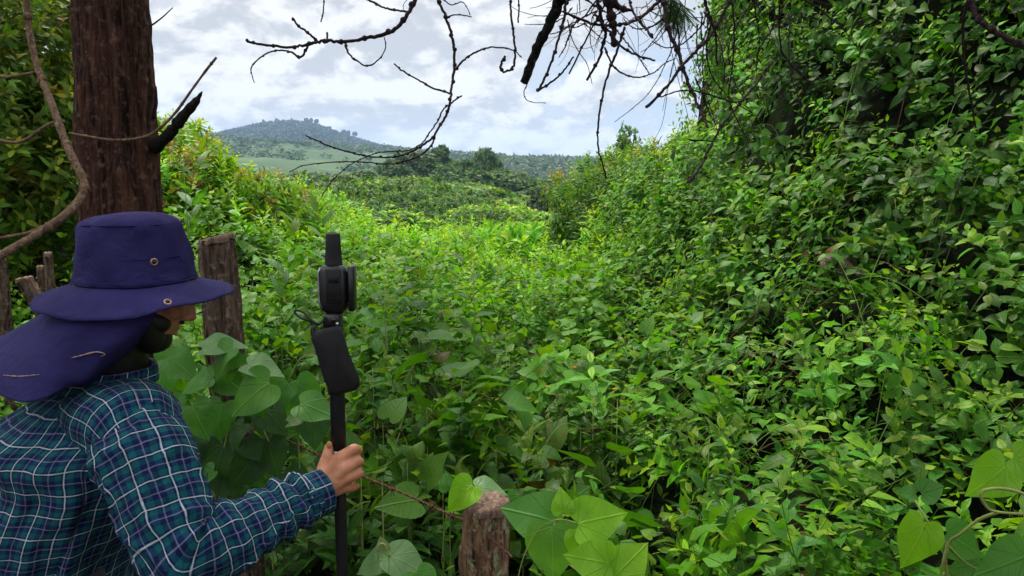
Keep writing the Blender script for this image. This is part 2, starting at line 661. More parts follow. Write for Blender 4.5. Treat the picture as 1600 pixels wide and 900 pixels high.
# ------------------------------------------------------------------ terrain
def px_of(x, y):
    az = np.arctan2(x, y)
    az = np.clip(az, -R(52), R(52))
    return 800 + FPX * np.tan(az)


A_X = [-800, 0, 200, 330, 450, 600, 700, 800, 900, 1000, 1300, 2400]
A_Z = [30, 40, 41, 41, 36, 29, 25, 17, 14.5, 13, 14, 20]
B_X = [-800, 0, 200, 300, 340, 380, 420, 465, 500, 540, 600, 660, 720, 800, 950, 1200, 2400]
B_Z = [40, 50, 58, 62, 71, 85, 97, 101, 96, 77, 54, 43, 33, 24, 17, 12, 10]


def G(x, y):
    x = np.asarray(x, float); y = np.asarray(y, float)
    r = np.hypot(x, y)
    p = px_of(x, y)
    front = ss(-5, 12, y)
    z = -11.0 * ss(5, 105, r) * front
    A = np.interp(p, A_X, A_Z)
    B = np.interp(p, B_X, B_Z)
    rise = ss(200, 900, r)
    z = z * (1 - rise) + A * rise
    hill = ss(980, 1600, r)
    z = z * (1 - hill) + B * hill
    z = z - 60 * ss(1750, 3000, r) - 0
    z = z + fbm(x / 70, y / 70, 2.0) * 3.2 * ss(120, 400, r) + fbm(x / 16, y / 16, 5.0) * 0.6 * ss(30, 90, r)
    z = z + 0.04 * fbm(x * 1.5, y * 1.5, 1.0)
    return z


def build_ground():
    rr = np.concatenate([np.linspace(0.02, 14, 60), np.geomspace(15, 3500, 170)])
    th = np.concatenate([np.linspace(-R(42), R(42), 320), np.linspace(R(44), R(316), 60)])
    rg, tg = np.meshgrid(rr, th, indexing='ij')
    x, y = rg * np.sin(tg), rg * np.cos(tg)
    z = G(x, y)
    g = Geo()
    F = grid_faces(len(rr), len(th), True)
    g.add(np.stack([x, y, z], -1).reshape(-1, 3), F[:, ::-1])
    o = link('ground', g, M['ground'])
    tag(o, kind='structure')


build_ground()


def build_haze():
    g = Geo()
    box(g, (0, 1100, 40), (7600, 4700, 240), None, 0.0)
    m = bpy.data.materials.new('haze_air')
    m.use_nodes = True
    t = NT(m.node_tree)
    v = t.n('ShaderNodeVolumePrincipled')
    v.inputs['Color'].default_value = (.46, .68, 1.0, 1)
    v.inputs['Density'].default_value = 0.00023
    v.inputs['Anisotropy'].default_value = 0.2
    out = t.n('ShaderNodeOutputMaterial')
    t.l(v.outputs[0], out.inputs[1])
    o = link('haze', g, m, smooth=False)
    tag(o, kind='stuff')


build_haze()


# ------------------------------------------------------------------ leaf and sprig templates
def leaf_tpl(kind='ovate', nseg=4, fold=0.22, droop=0.25, wave=0.0):
    """leaf of length 1 along +Y, normal +Z"""
    if kind == 'heart':
        mid = np.array([0.0, 0.02, .06, .16, .32, .52, .72, .88, 1.0])
        out = np.array([(0.01, .0), (.14, -.14), (.32, -.17), (.47, -.03), (.515, .20), (.42, .47), (.26, .70), (.11, .86), (.003, 1.0)])
    else:
        t = np.linspace(0, 1, nseg + 1)
        if kind == 'ovate':
            w = 0.28 * np.sin(np.pi * t ** 0.72) ** 0.9 + .004
        elif kind == 'lance':
            w = 0.15 * np.sin(np.pi * t ** 0.8) + .003
        elif kind == 'elliptic':
            w = 0.20 * np.sin(np.pi * t ** 0.9) ** 0.85 + .003
        elif kind == 'diamond':
            t = np.array([0, .45, 1.0]); w = np.array([.003, .32, .003])
        mid = t
        out = np.stack([w, t], 1)
    n = len(mid)
    V = np.zeros((n, 3, 3)); U = np.zeros((n, 3, 2))
    for i in range(n):
        for j, s in enumerate((-1, 0, 1)):
            if s == 0:
                x, y = 0.0, mid[i]
            else:
                x, y = s * out[i][0], out[i][1]
            z = fold * abs(x) - droop * max(y, 0) ** 2 + wave * math.sin(y * 9 + s) * abs(x)
            V[i, j] = (x, y, z)
            U[i, j] = (x, y)
    return V.reshape(-1, 3), grid_faces(n, 3)[:, ::-1], U.reshape(-1, 2)


def basis(d, n):
    """matrix whose columns are x, y=d, z~n"""
    y = np.array(d, float); y /= np.linalg.norm(y)
    x = np.cross(y, np.array(n, float)); x /= np.linalg.norm(x) + 1e-9
    z = np.cross(x, y)
    return np.stack([x, y, z], 1)


def sprig_tpl(rng, kind='ovate', nodes=5, length=0.26, leaf=0.075, per=2, ang=62, nseg=3, curve=0.12, tip=True, petiole=0.012, stemr=0.0016, droop=0.3, spread=1.0):
    """stem along +Z carrying leaves; colours are multipliers"""
    g = Geo()
    cdir = rng.uniform(0, 2 * np.pi)
    def sp(t):
        return np.array([math.cos(cdir) * curve * t * t * length * 2, math.sin(cdir) * curve * t * t * length * 2, t * length])
    P = [sp(t) for t in np.linspace(0, 1, 5)]
    if stemr:
        tube(g, P, [stemr, stemr * .5], 3, col=(.9, .8, .9), closed_ends=False)
    a0 = rng.uniform(0, 6.28)
    for i in range(nodes):
        t = (i + 1) / nodes
        p = sp(t)
        sz = leaf * (0.45 + 0.75 * math.sin(math.pi * min(1, .25 + t * .62))) * rng.uniform(.8, 1.2)
        if i == nodes - 1 and tip:
            sz *= .7
        for k in range(per):
            a = a0 + i * (math.pi / 2 if per == 2 else 2.4) + k * 2 * math.pi / per + rng.normal(0, .25)
            an = R(ang * spread + rng.normal(0, 12)) * (0.55 if (i == nodes - 1 and tip) else 1)
            d = np.array([math.cos(a) * math.sin(an), math.sin(a) * math.sin(an), math.cos(an)])
            nrm = np.array([-math.cos(a) * math.cos(an), -math.sin(a) * math.cos(an), math.sin(an)]) + rng.normal(0, .22, 3)
            V, F, U = leaf_tpl(kind, nseg, rng.uniform(.1, .4), droop * rng.uniform(.4, 1.5), rng.uniform(0, .25))
            B = basis(d, nrm)
            W = (V * sz) @ B.T + p + d * petiole
            b = rng.uniform(.75, 1.25)
            y = rng.uniform(-.12, .12)
            new = .88 + 0.85 * (t > .80)
            g.add(W, F, (b * (1 + y) * new, b * (1 + .3 * (new - 1)), b * (1 - y)), U)
    return g.arrays()


def scatter(geo, tpls, P, D, S, col, rng):
    """place templates (stem along +Z) at P along directions D with scale S and colour col"""
    n = len(P)
    if n == 0:
        return
    which = rng.integers(0, len(tpls), n)
    for k, (V, F, c, U) in enumerate(tpls):
        idx = np.where(which == k)[0]
        if len(idx) == 0:
            continue
        z = D[idx] / (np.linalg.norm(D[idx], axis=1)[:, None] + 1e-9)
        ref = rng.standard_normal((len(idx), 3))
        x = np.cross(ref, z); x /= np.linalg.norm(x, axis=1)[:, None] + 1e-9
        y = np.cross(z, x)
        Rm = np.stack([x, y, z], 1)                      # rows are local axes
        W = np.einsum('vj,njk->nvk', V, Rm) * S[idx, None, None] + P[idx, None]
        cc = c[None] * col[idx][:, None]
        FF = F[None] + (np.arange(len(idx)) * len(V))[:, None, None]
        geo.add(W.reshape(-1, 3), FF.reshape(-1, 4), cc.reshape(-1, 3), np.broadcast_to(U[None], (len(idx),) + U.shape).reshape(-1, 2))


TR = np.random.default_rng(5)
T_WEED = [sprig_tpl(TR, ('ovate', 'elliptic')[_ % 2], 6, .26, .062, 2) for _ in range(8)]
T_WEED2 = [sprig_tpl(TR, 'lance', 8, .34, .075, 3, 50) for _ in range(4)]
T_VINE = [sprig_tpl(TR, 'ovate', 6, .26, .080, 2, 78, nseg=4, curve=.35, petiole=.02, droop=.35) for _ in range(6)]
T_HEART = [sprig_tpl(TR, 'heart', 5, .24, .068, 1, 70, curve=.4, petiole=.03, droop=.3) for _ in range(5)]
T_SHRUB = [sprig_tpl(TR, 'elliptic', 7, .22, .072, 2, 52, nseg=3, petiole=.005) for _ in range(6)]
T_FAR = [sprig_tpl(TR, 'diamond', 5, .40, .17, 3, 60, stemr=0) for _ in range(5)]
T_GRASS = [sprig_tpl(TR, 'lance', 6, .55, .32, 2, 22, nseg=2, stemr=0, droop=.5) for _ in range(4)]

GREENS = np.array([(.060, .150, .022), (.085, .205, .024), (.045, .118, .024), (.105, .225, .022), (.072, .165, .045)])


FRESH = np.array([1.52, 1.50, .50])


def colours(n, rng, base, var=0.25):
    c = np.array(base)[None] * FRESH * (1 + var * rng.standard_normal((n, 1)) * .6)
    c = c * (1 + .07 * rng.standard_normal((n, 3)))
    return np.clip(c, 0.006, .5)


# ------------------------------------------------------------------ the green mass beyond the fence
def z0_(y):
    return np.asarray(y) * 0


def veg(x, y):
    """height of the top of the vegetation (world z), and the share owned by the bank"""
    g = G(x, y)
    f = .80 + .27 * fbm(x * 1.3, y * 1.3, 7.) + .10 * vn(x * 4, y * 4, 9.)
    f = f + .75 * ss(-1.9, -3.6, x) * ss(3.5, 7.0, y) + .12 * ss(3, 5, y)
    f = f - .25 * ss(2.4, 1.5, y) - .22 * ss(6, 11, y)
    f = f - .45 * np.exp(-((x - .1 - .02 * y) / 0.75) ** 2) * ss(5, 8.5, y)
    f = f - .15 * np.exp(-((x - .75) / .5) ** 2) * ss(3.6, 2.2, y)
    hole = ss(.12, .55, vn(x * 2.1 + 7, y * 2.1, 91.)) * ss(6.5, 3.5, y)
    f = f - .30 * hole
    u = np.clip(x - .58 - .10 * fbm(y * .9, x * .0 + 3, 4.), 0, None)
    k = np.interp(y, [1.5, 2.5, 3, 4, 5, 6.5, 8, 10, 14, 18], [.16, .26, .42, .90, 1.5, 2.1, 2.6, 3.6, 4, 4])
    b = .72 + k * u ** 1.5
    cap = np.interp(y, [0, 7.6, 8.0, 10, 13, 16, 19], [5.2, 5.2, 1.55, 1.48, 1.28, 1.0, .3]) + np.where(y > 7.6, .42 * ss(.9, 2.3, x - (y - 9) * .1), 0)
    cap = cap + .16 * fbm(x * 1.1, y * 1.1, 14.)
    tallx = ss(1.88, 2.02, x + .10 * fbm(y * 1.3, x * 0 + 9, 33.)) + ss(5.6, 4.6, y)
    cap = np.where(y < 8.0, cap * np.clip(tallx, 0, 1) + (1.5 + .4 * ss(.8, 2.0, x) + .14 * fbm(x * 2, y * 2, 15.)) * (1 - np.clip(tallx, 0, 1)), cap)
    b = np.minimum(b, cap)
    b = b + (.44 * fbm(x * 1.5 + 5, y * 1.5, 21.) + .14 * vn(x * 4.5, y * 4.5, 23.)) * np.where(y > 5.6, .55, 1) * ss(0.0, .5, u)
    b = b - .16 * ss(.15, .6, vn(x * 2.4 + 3, y * 2.4 + z0_(y), 95.)) * ss(0, .5, u)
    b = np.where(u > 0, b, 0)
    m = b > f
    return g + np.maximum(f, b), m


def surface(x0, x1, y0, y1, step):
    xs = np.arange(x0, x1, step); ys = np.arange(y0, y1, step)
    X, Y = np.meshgrid(xs, ys, indexing='ij')
    Z, Mk = veg(X, Y)
    P = np.stack([X, Y, Z], -1)
    e1 = P[1:, :-1] - P[:-1, :-1]
    e2 = P[:-1, 1:] - P[:-1, :-1]
    N = np.cross(e1, e2)
    A = np.linalg.norm(N, axis=-1)
    N = N / A[..., None]
    c = P[:-1, :-1]
    px = 800 + FPX * c[..., 0] / c[..., 1]
    view = c - np.array([0, 0, CAMZ])
    dist = np.linalg.norm(view, axis=-1)
    facing = -np.sum(view * N, -1) / dist
    elev = (c[..., 2] - CAMZ) / c[..., 1]
    ok = ((px > -120) + .45 * ((px > -900) & (px <= -120))) * (px < 1800) * (elev < .42) * (facing > -.35)
    return c, e1, e2, N, A, Mk[:-1, :-1], ok


def sample(surf, dens, sel, rng):
    c, e1, e2, N, A, Mk, ok = surf
    w = (A * ok * sel).ravel()
    tot = w.sum()
    n = int(tot * dens)
    if n == 0:
        return np.zeros((0, 3)), np.zeros((0, 3))
    i = rng.choice(len(w), n, p=w / tot)
    u, v = rng.random((2, n, 1))
    P = c.reshape(-1, 3)[i] + e1.reshape(-1, 3)[i] * u + e2.reshape(-1, 3)[i] * v
    return P, N.reshape(-1, 3)[i]


rng = np.random.default_rng(21)
near = surface(-8.5, 6.0, 1.55, 13.0, .05)


def patch(xy_P, sc, s):
    return fbm(xy_P[:, 0] * sc + xy_P[:, 2] * sc * .7, xy_P[:, 1] * sc, s)


def grow(geo, tpls, P, N, rng, base, upw=.5, jit=.35, size=(.8, 1.25), var=.25, depth=.22, down=0.0, warm=.0):
    hl = vn(P[:, 0] * 2.6 + P[:, 2] * 2, P[:, 1] * 2.6 + P[:, 2], 97.)
    kp = rng.random(len(P)) > .56 * ss(.10, .5, hl)
    P, N = P[kp], N[kp]
    wirey = 1.62 + (-.02 - P[:, 0]) * .85
    kp = ~((P[:, 0] < .12) & (P[:, 1] < np.minimum(wirey + .10, 2.45)))
    P, N = P[kp], N[kp]
    n = len(P)
    D = N + np.array([0, 0, upw]) + jit * rng.standard_normal((n, 3)) - np.array([0, 0, down])
    off = rng.random((n, 1)) ** 1.3 * depth
    # creepers hang in curtains: ridges and hollows running down the steep face
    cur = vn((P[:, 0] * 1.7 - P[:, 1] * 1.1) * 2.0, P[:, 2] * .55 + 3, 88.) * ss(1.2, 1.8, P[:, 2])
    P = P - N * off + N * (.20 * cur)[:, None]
    S = rng.uniform(size[0] * .52, size[1] * .92, n)
    col = colours(n, rng, base, var)
    dead = rng.random(n) < .006
    col[dead] = np.array([.13, .09, .03]) * rng.uniform(.5, 1.2, (dead.sum(), 1))
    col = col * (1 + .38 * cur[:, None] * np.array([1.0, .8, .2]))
    if warm:
        w = np.clip(patch(P, 1.5, 31.) * warm, -.4, .9)[:, None]
        col = col * (1 + w * np.array([.40, .30, .0]))
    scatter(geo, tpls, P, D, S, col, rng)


# dark core sheet added under the leaves so the gaps read as deep shade
def build_shade_core():
    xs = np.arange(-9, 6.4, .12); ys = np.arange(1.6, 19, .12)
    X, Y = np.meshgrid(xs, ys, indexing='ij')
    Z, mk = veg(X, Y)
    # take the leaf layer off; keep the field itself near its true ground
    base = G(X, Y)
    Z = np.where(Z - base > 1.15, Z - .52, np.minimum(base + .28, Z - .3))
    Z = np.maximum(Z, base - .02)
    m, t = material('dark_shade_core')  # near-black colour puts the shade between leaves into the core
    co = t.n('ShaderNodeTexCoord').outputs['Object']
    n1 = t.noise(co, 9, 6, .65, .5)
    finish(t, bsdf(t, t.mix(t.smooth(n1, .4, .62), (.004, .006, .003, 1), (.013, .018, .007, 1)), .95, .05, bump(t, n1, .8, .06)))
    g = Geo()
    nx, ny = X.shape
    g.add(np.stack([X, Y, Z], -1).reshape(-1, 3), grid_faces(nx, ny)[:, ::-1])
    o = link('leaf_shade_core', g, m)
    tag(o, kind='structure')


build_shade_core()

c, e1, e2, N, A, Mk, ok = near
cx, cy_, cz = c[..., 0], c[..., 1], c[..., 2]
tall = Mk & (cy_ < 8.2) & (cz > 1.45 + .12 * fbm(cx * 2, cy_ * 2, 3.))
shrubz = Mk & (cy_ >= 8.2)
slope = Mk & ~tall & ~shrubz
field = ~Mk
litfield = ss(4.5, 7.5, cy_)

# bright field of weeds and creepers
g = Geo()
P, Nn = sample(near, 120, field * (1 - .35 * litfield), rng)
nb = (P[:, 1] < 2.75) & (P[:, 0] < .25)
thin = nb & (rng.random(len(P)) < .45)
big = nb & ~thin
grow(g, T_HEART, P[big], Nn[big], rng, (.050, .120, .024), .5, .5, (1.1, 1.7), depth=.35)
P, Nn = P[~nb], Nn[~nb]
k = patch(P, .9, 41.)
a = k > .05
grow(g, T_WEED, P[a], Nn[a], rng, (.080, .190, .022), .9, .35, warm=.4)
grow(g, T_HEART, P[~a], Nn[~a], rng, (.070, .165, .026), .6, .4, warm=.3)
P, Nn = sample(near, 40, field * litfield, rng)
grow(g, T_WEED2, P, Nn, rng, (.120, .255, .026), 1.2, .3, (.8, 1.4), warm=.5)
P, Nn = sample(near, 40, field * litfield, rng)
grow(g, T_WEED, P, Nn, rng, (.110, .240, .025), 1.0, .35, warm=.5)
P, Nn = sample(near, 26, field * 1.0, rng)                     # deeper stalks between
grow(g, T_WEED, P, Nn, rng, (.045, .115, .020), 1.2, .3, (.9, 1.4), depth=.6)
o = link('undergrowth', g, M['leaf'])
tag(o, kind='stuff')

# loose stalks, runners and tendrils through the field and the slope
g = Geo()
for i in range(620):
    y0 = 2.3 + 5.5 * rng.random() ** 1.3
    x0 = (rng.uniform(250, 1560) - 800) / FPX * y0
    z0 = float(veg(np.array(x0), np.array(y0))[0])
    if z0 > 2.6: continue
    a_ = rng.uniform(0, 6.28); L = rng.uniform(.15, .6)
    p0 = np.array([x0, y0, z0 - .12])
    x1, y1 = x0 + math.cos(a_) * L, y0 + math.sin(a_) * L
    if y1 < 2.2: continue
    z1 = float(veg(np.array(x1), np.array(y1))[0])
    p2 = np.array([x1, y1, z1 + rng.uniform(-.05, .12)])
    p1 = (p0 + p2) / 2 + np.array([0, 0, rng.uniform(.03, .22)])
    cc = ((.16, .24, .05), (.10, .15, .04), (.14, .08, .04))[rng.integers(0, 3)]
    tube(g, catmull([p0, p1, p2], 6), [.0022, .0012], 4, cc, closed_ends=False)
o = link('creeper_stalks', g, M['leaf_far'])
tag(o, kind='stuff')

# creepers and weeds spilling down the slope
g = Geo()
P, Nn = sample(near, 138, slope * 1.0, rng)
k = patch(P, 1.1, 43.)
a = k > -.05
grow(g, T_WEED, P[a], Nn[a], rng, (.070, .175, .026), .8, .35, warm=.3)
grow(g, T_VINE, P[~a], Nn[~a], rng, (.058, .148, .030), .55, .35, (.7, 1.0), warm=.2)
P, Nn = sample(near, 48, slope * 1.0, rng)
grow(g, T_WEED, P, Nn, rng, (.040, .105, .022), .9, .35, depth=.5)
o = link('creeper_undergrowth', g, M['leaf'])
tag(o, kind='stuff')

# the tall tree smothered in vines
root = empty('vine_covered_tree', (3.4, 5.2, 0), 'tall tree wholly smothered in broad green vine leaves on the right, dark behind its leaves', 'tree')
g = Geo()
P, Nn = sample(near, 115, tall * 1.0, rng)
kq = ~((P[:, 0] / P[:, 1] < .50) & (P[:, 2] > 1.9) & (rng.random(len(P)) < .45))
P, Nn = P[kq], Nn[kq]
k = patch(P, .8, 47.)
a = k > .0
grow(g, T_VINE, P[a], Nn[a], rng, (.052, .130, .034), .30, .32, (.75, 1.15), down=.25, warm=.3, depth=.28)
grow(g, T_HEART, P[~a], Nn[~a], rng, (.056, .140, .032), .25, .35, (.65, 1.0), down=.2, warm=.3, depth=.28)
P, Nn = sample(near, 38, tall * 1.0, rng)
grow(g, T_WEED, P, Nn, rng, (.090, .215, .026), .6, .3, (.7, 1.1), warm=.3, depth=.02)
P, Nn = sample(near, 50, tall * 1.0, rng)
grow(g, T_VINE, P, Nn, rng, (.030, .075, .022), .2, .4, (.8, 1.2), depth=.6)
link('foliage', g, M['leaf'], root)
g = Geo()
for bx, by, lean in ((3.2, 5.4, .2), (3.9, 4.4, -.1), (3.0, 6.6, .1)):
    tube(g, catmull([(bx, by, -.1), (bx + .1, by, 1.5), (bx + lean, by + .1, 3.2), (bx - lean, by, 5.0)], 6), [.14, .11, .08, .04], 9)
link('trunk', g, M['postd'], root)

# shrubs further along the bank, split into neighbours
shr = [('dark glossy broad leaved shrub at the near left foot of the bank', (1.0, 9.2)),
       ('yellow green shrub with reddish young tips between the dark shrub and the vine covered tree', (2.3, 9.0)),
       ('pale green rounded shrub farther back on the bank crest', (2.2, 11.2)),
       ('low dull green shrub at the far end of the bank', (1.2, 12.0))]
cen = np.array([s[1] for s in shr])
d2 = ((cx[..., None] - cen[:, 0]) ** 2 + (cy_[..., None] - cen[:, 1]) ** 2)
own = np.argmin(d2 + .5 * fbm(cx * 2, cy_ * 2, 60.)[..., None] * np.arange(4), -1)
scol = [(.040, .100, .026), (.115, .210, .030), (.090, .180, .034), (.075, .150, .034)]
for q, (lab, (bx, by)) in enumerate(shr):
    r_ = empty('broadleaf_shrub', (bx, by, 0), lab, 'shrub', 'shrubs along the far bank')
    g = Geo()
    P, Nn = sample(near, 150, (shrubz & (own == q)) * 1.0, rng)
    if len(P):
        grow(g, T_SHRUB, P, Nn, rng, scol[q], .8, .4, (.8, 1.2), warm=.7, depth=.25)
        tip = rng.random(len(P)) < .07
        grow(g, T_SHRUB, P[tip], Nn[tip], rng, (.30, .20, .05) if q != 0 else (.10, .2, .04), 1.2, .3, (.5, .8), depth=0)
        link('foliage', g, M['leaf'], r_)
    g = Geo()
    for s in range(4):
        a = s * 1.7
        tube(g, catmull([(bx, by, -.1), (bx + .2 * math.cos(a), by + .2 * math.sin(a), .7), (bx + .5 * math.cos(a), by + .4 * math.sin(a), 1.3)], 4), [.03, .015], 6)
    link('stem', g, M['postd'], r_)

# meadow rolling down to the valley
FRESH = np.array([1.0, 1.22, .75])
g = Geo()
rng = np.random.default_rng(33)
n = 19000
r = np.sqrt(rng.uniform(11.5 ** 2, 62 ** 2, n) * 1.0)
r = 11.5 + (62 - 11.5) * rng.random(n) ** 1.5
pxs = np.where(rng.random(n) < .79, rng.uniform(-100, 1250, n), rng.uniform(-1000, -100, n))
x = (pxs - 800) / FPX * r
y = r
h = .35 + .35 * fbm(x * .4, y * .4, 71.) + .9 * ss(-.12, -.35, x / y) * ss(30, 12, y)
h = h + np.clip(fbm(x * .22, y * .22, 77.), 0, 1) * .6
P = np.stack([x, y, G(x, y) + h * rng.random(n) ** .5], -1)
D = np.stack([.4 * rng.standard_normal(n), .4 * rng.standard_normal(n), np.ones(n)], -1)
tone = fbm(x * .25, y * .25, 73.)
col = colours(n, rng, (.135, .230, .038), .2) * (1 + np.clip(tone, -.5, .6)[:, None] * np.array([.12, .14, .1]))
S = np.interp(r, [11, 60], [.7, 1.9]) * rng.uniform(.8, 1.3, n)
gr = tone > .1
scatter(g, T_FAR, P[~gr], D[~gr], S[~gr], col[~gr], rng)
scatter(g, T_GRASS, P[gr], D[gr], S[gr] * .8, col[gr] * np.array([1.0, 1.1, .9]), rng)
o = link('meadow_grass', g, M['leaf_far'])
tag(o, kind='stuff')


# ------------------------------------------------------------------ trees
def crown(geo, rng, blobs, per, size, base, var=.25, flat=1.0, spray=False, open_=.15):
    """leaf tufts through clumps; blobs: (centre, radii)"""
    for (c0, rad) in blobs:
        d = rng.standard_normal((per, 3)); d /= np.linalg.norm(d, axis=1)[:, None]
        rr = rng.uniform(.55, 1.0 + open_, (per, 1)) ** .6
        P = np.array(c0) + d * rr * np.array(rad)
        D = d + np.array([0, 0, .5]) + .4 * rng.standard_normal((per, 3))
        D[:, 2] *= flat
        col = colours(per, rng, base, var) * rng.uniform(.8, 1.2)
        scatter(geo, T_TUFT, P, D, size * rng.uniform(.7, 1.3, per), col, rng)


FRESH = np.array([1.05, 1.15, 1.0])
T_TUFT = [sprig_tpl(TR, 'diamond', 3, .6, .6, 3, 65, stemr=0, tip=False, petiole=0) for _ in range(4)]


def make_tree(name, rng, h, w, nb, per, size, base, kind, trunk_r=.18):
    root = empty(name, (0, 0, 0), 'x', 'tree')
    blobs, limbs = [], []
    if kind == 'pine':
        for i in range(nb):
            t = (i + .5) / nb
            z = h * (.30 + .66 * t)
            rr = w * (1.0 - .62 * t ** 2.2) * rng.uniform(.35, .85)
            a = rng.uniform(0, 6.28)
            s = w * rng.uniform(.26, .42) * (1.1 - .45 * t)
            blobs.append(((rr * math.cos(a), rr * math.sin(a), z), (s, s, s * .62)))
    elif kind == 'round':
        for i in range(nb):
            a = rng.uniform(0, 6.28); q = math.acos(rng.uniform(-.35, 1))
            rr = rng.uniform(.45, .85)
            s = w * rng.uniform(.26, .42)
            blobs.append(((w * rr * math.cos(a) * math.sin(q), w * rr * math.sin(a) * math.sin(q), h * .56 + h * .40 * rr * math.cos(q)), (s, s, s * .7)))
    elif kind == 'flat':
        for i in range(nb):
            a = rng.uniform(0, 6.28); rr = math.sqrt(rng.random()) * w
            s = w * rng.uniform(.25, .42)
            blobs.append(((rr * math.cos(a), rr * math.sin(a), h * (.93 - .25 * (rr / w) ** 2 - .30 * rng.random() * (i % 3 == 0))), (s, s, s * .24)))
    elif kind == 'umbrella':
        for i in range(nb):
            a = rng.uniform(0, 6.28); rr = math.sqrt(rng.random()) * w
            s = w * rng.uniform(.35, .55)
            blobs.append(((rr * math.cos(a), rr * math.sin(a), h * (.84 + .1 * rng.random() - .08 * (rr / w))), (s, s, s * .5)))
    elif kind == 'airy':
        for i in range(nb):
            t = (i + .5) / nb
            a = rng.uniform(0, 6.28); rr = w * rng.uniform(.1, .9) * (1.05 - t * .8)
            s = w * rng.uniform(.2, .36)
            blobs.append(((rr * math.cos(a), rr * math.sin(a), h * (.25 + .72 * t)), (s, s, s * 1.1)))
    g = Geo()
    crown(g, rng, blobs, per, size, base)
    cr = link('crown', g, M['leaf_far'], root)
    g = Geo()
    bend = rng.uniform(-.04, .04, 2) * h
    tp = [(0, 0, -1.0), (bend[0], 0, h * .3), (0, bend[1], h * .6), (bend[0], bend[1], h * (.92 if kind in ('pine', 'airy') else .7))]
    tube(g, catmull(tp, 5), [trunk_r * 1.3, trunk_r, trunk_r * .7, trunk_r * .3], 8)
    for (c0, rad) in blobs[::2]:
        z0 = max(h * .18, c0[2] - abs(w) * .5)
        z0 = min(z0, h * .7)
        tube(g, catmull([(0, 0, z0), (c0[0] * .5, c0[1] * .5, (z0 + c0[2]) / 2 + .1), c0], 3), [trunk_r * .35, trunk_r * .1], 5)
    link('trunk', g, M['trunkfar'], root)
    return root


tr = np.random.default_rng(77)
protos = {
    'pine': [make_tree('pine_tree', tr, 15, 4.2, 42, 70, .62, (.048, .092, .032), 'pine', .25),
             make_tree('pine_tree', tr, 14, 3.6, 34, 60, .62, (.058, .105, .034), 'pine', .22)],
    'dense': [make_tree('pine_tree', tr, 15, 5.4, 60, 70, .62, (.050, .090, .030), 'round', .3)],
    'acacia': [make_tree('acacia_tree', tr, 6, 5.2, 44, 60, .42, (.070, .125, .030), 'flat', .16),
               make_tree('acacia_tree', tr, 5, 4.5, 36, 60, .42, (.085, .145, .030), 'flat', .14)],
    'broad': [make_tree('broadleaf_tree', tr, 8, 3.6, 40, 60, .5, (.045, .088, .032), 'round', .16),
              make_tree('broadleaf_tree', tr, 7, 3.2, 34, 60, .5, (.060, .105, .034), 'round', .15)],
    'olive': [make_tree('grey_scrub_tree', tr, 8, 2.6, 26, 45, .42, (.058, .092, .040), 'airy', .1)],
    'feather': [make_tree('feathery_tree', tr, 8, 2.3, 34, 14, .42, (.085, .150, .045), 'airy', .07)],
    'lime': [make_tree('lime_green_bush', tr, 3.4, 3.0, 36, 60, .36, (.125, .215, .030), 'round', .08)],
}
used = {}


def put_tree(kind, px, top_py, r, label, group=None, rz=None, sx=1.0, hgt=None):
    x = (px - 800) / FPX * r
    gz = float(G(x, r))
    lst = protos[kind]
    i = tr.integers(0, len(lst))
    p = lst[i]
    h0 = {'pine': (15, 14), 'dense': (15,), 'acacia': (6, 5), 'broad': (8, 7), 'olive': (8,), 'feather': (8,), 'lime': (3.4,)}[kind][i]
    zt = CAMZ + (275 - top_py) / FPX * r
    s = max(.25, (zt - gz) / h0)
    if hgt:
        s = hgt / h0
    rz = tr.uniform(0, 6.28) if rz is None else rz
    sc = (s * sx, s * sx, s)
    key = (kind, i)
    if key not in used:
        used[key] = True
        p.location = (x, r, gz); p.rotation_euler = (0, 0, rz); p.scale = sc
        tag(p, label, None, group)
        return p
    return dup(p, (x, r, gz), rz, sc, label, group)


VG = 'trees in the valley'
put_tree('dense', 745, 228, 125, 'big dense round crowned dark pine rising above the ridge line in mid distance', VG, sx=.72)
put_tree('pine', 687, 232, 140, 'narrow blue green pine standing left of the big dense pine', VG, sx=.9)
put_tree('pine', 707, 262, 115, 'medium pine in front of the narrow blue green pine', VG)
for (px_, py_, r_, kd_, lb_) in ((628, 262, 118, 'pine', 'short green pine just left of the thin brownish tree'), (668, 258, 128, 'broad', 'leafy tree filling the gap left of the narrow pine'),
                        (722, 268, 105, 'broad', 'rounded leafy tree below the left side of the big dense pine'), (775, 266, 120, 'pine', 'small pine just right of the big dense pine'),
                        (800, 270, 110, 'broad', 'rounded leafy tree well right of the big dense pine'), (590, 268, 120, 'broad', 'pale leafy tree above the wide acacia'),
                        (540, 282, 100, 'acacia', 'flat acacia left of the wide acacia'), (690, 292, 70, 'acacia', 'flat light green acacia below the narrow pine')):
    put_tree(kd_, px_, py_, r_, lb_, VG, sx=1.1)
put_tree('olive', 648, 246, 130, 'thin brownish open crowned tree left of the narrow pine', VG, sx=1.6)
put_tree('pine', 612, 252, 150, 'small dark pine at the left end of the mid distance trees', VG)
put_tree('acacia', 605, 283, 62, 'wide flat topped light green acacia in the valley left of centre', VG, sx=.85)
put_tree('acacia', 655, 301, 50, 'low flat topped acacia in front of the wide acacia', VG, sx=.8)
put_tree('broad', 560, 275, 85, 'round green bush like tree far left of the acacias', VG, sx=1.1)
put_tree('broad', 480, 272, 95, 'dull green rounded tree below the grassy slope', VG, sx=1.1)
put_tree('lime', 758, 325, 34, 'round lime green bush at the end of the meadow', VG, sx=.85)
put_tree('acacia', 720, 312, 46, 'low spreading green acacia behind the lime green bush', VG, sx=.9)
put_tree('acacia', 835, 312, 58, 'spreading acacia right of the lime green bush', VG, sx=.9)
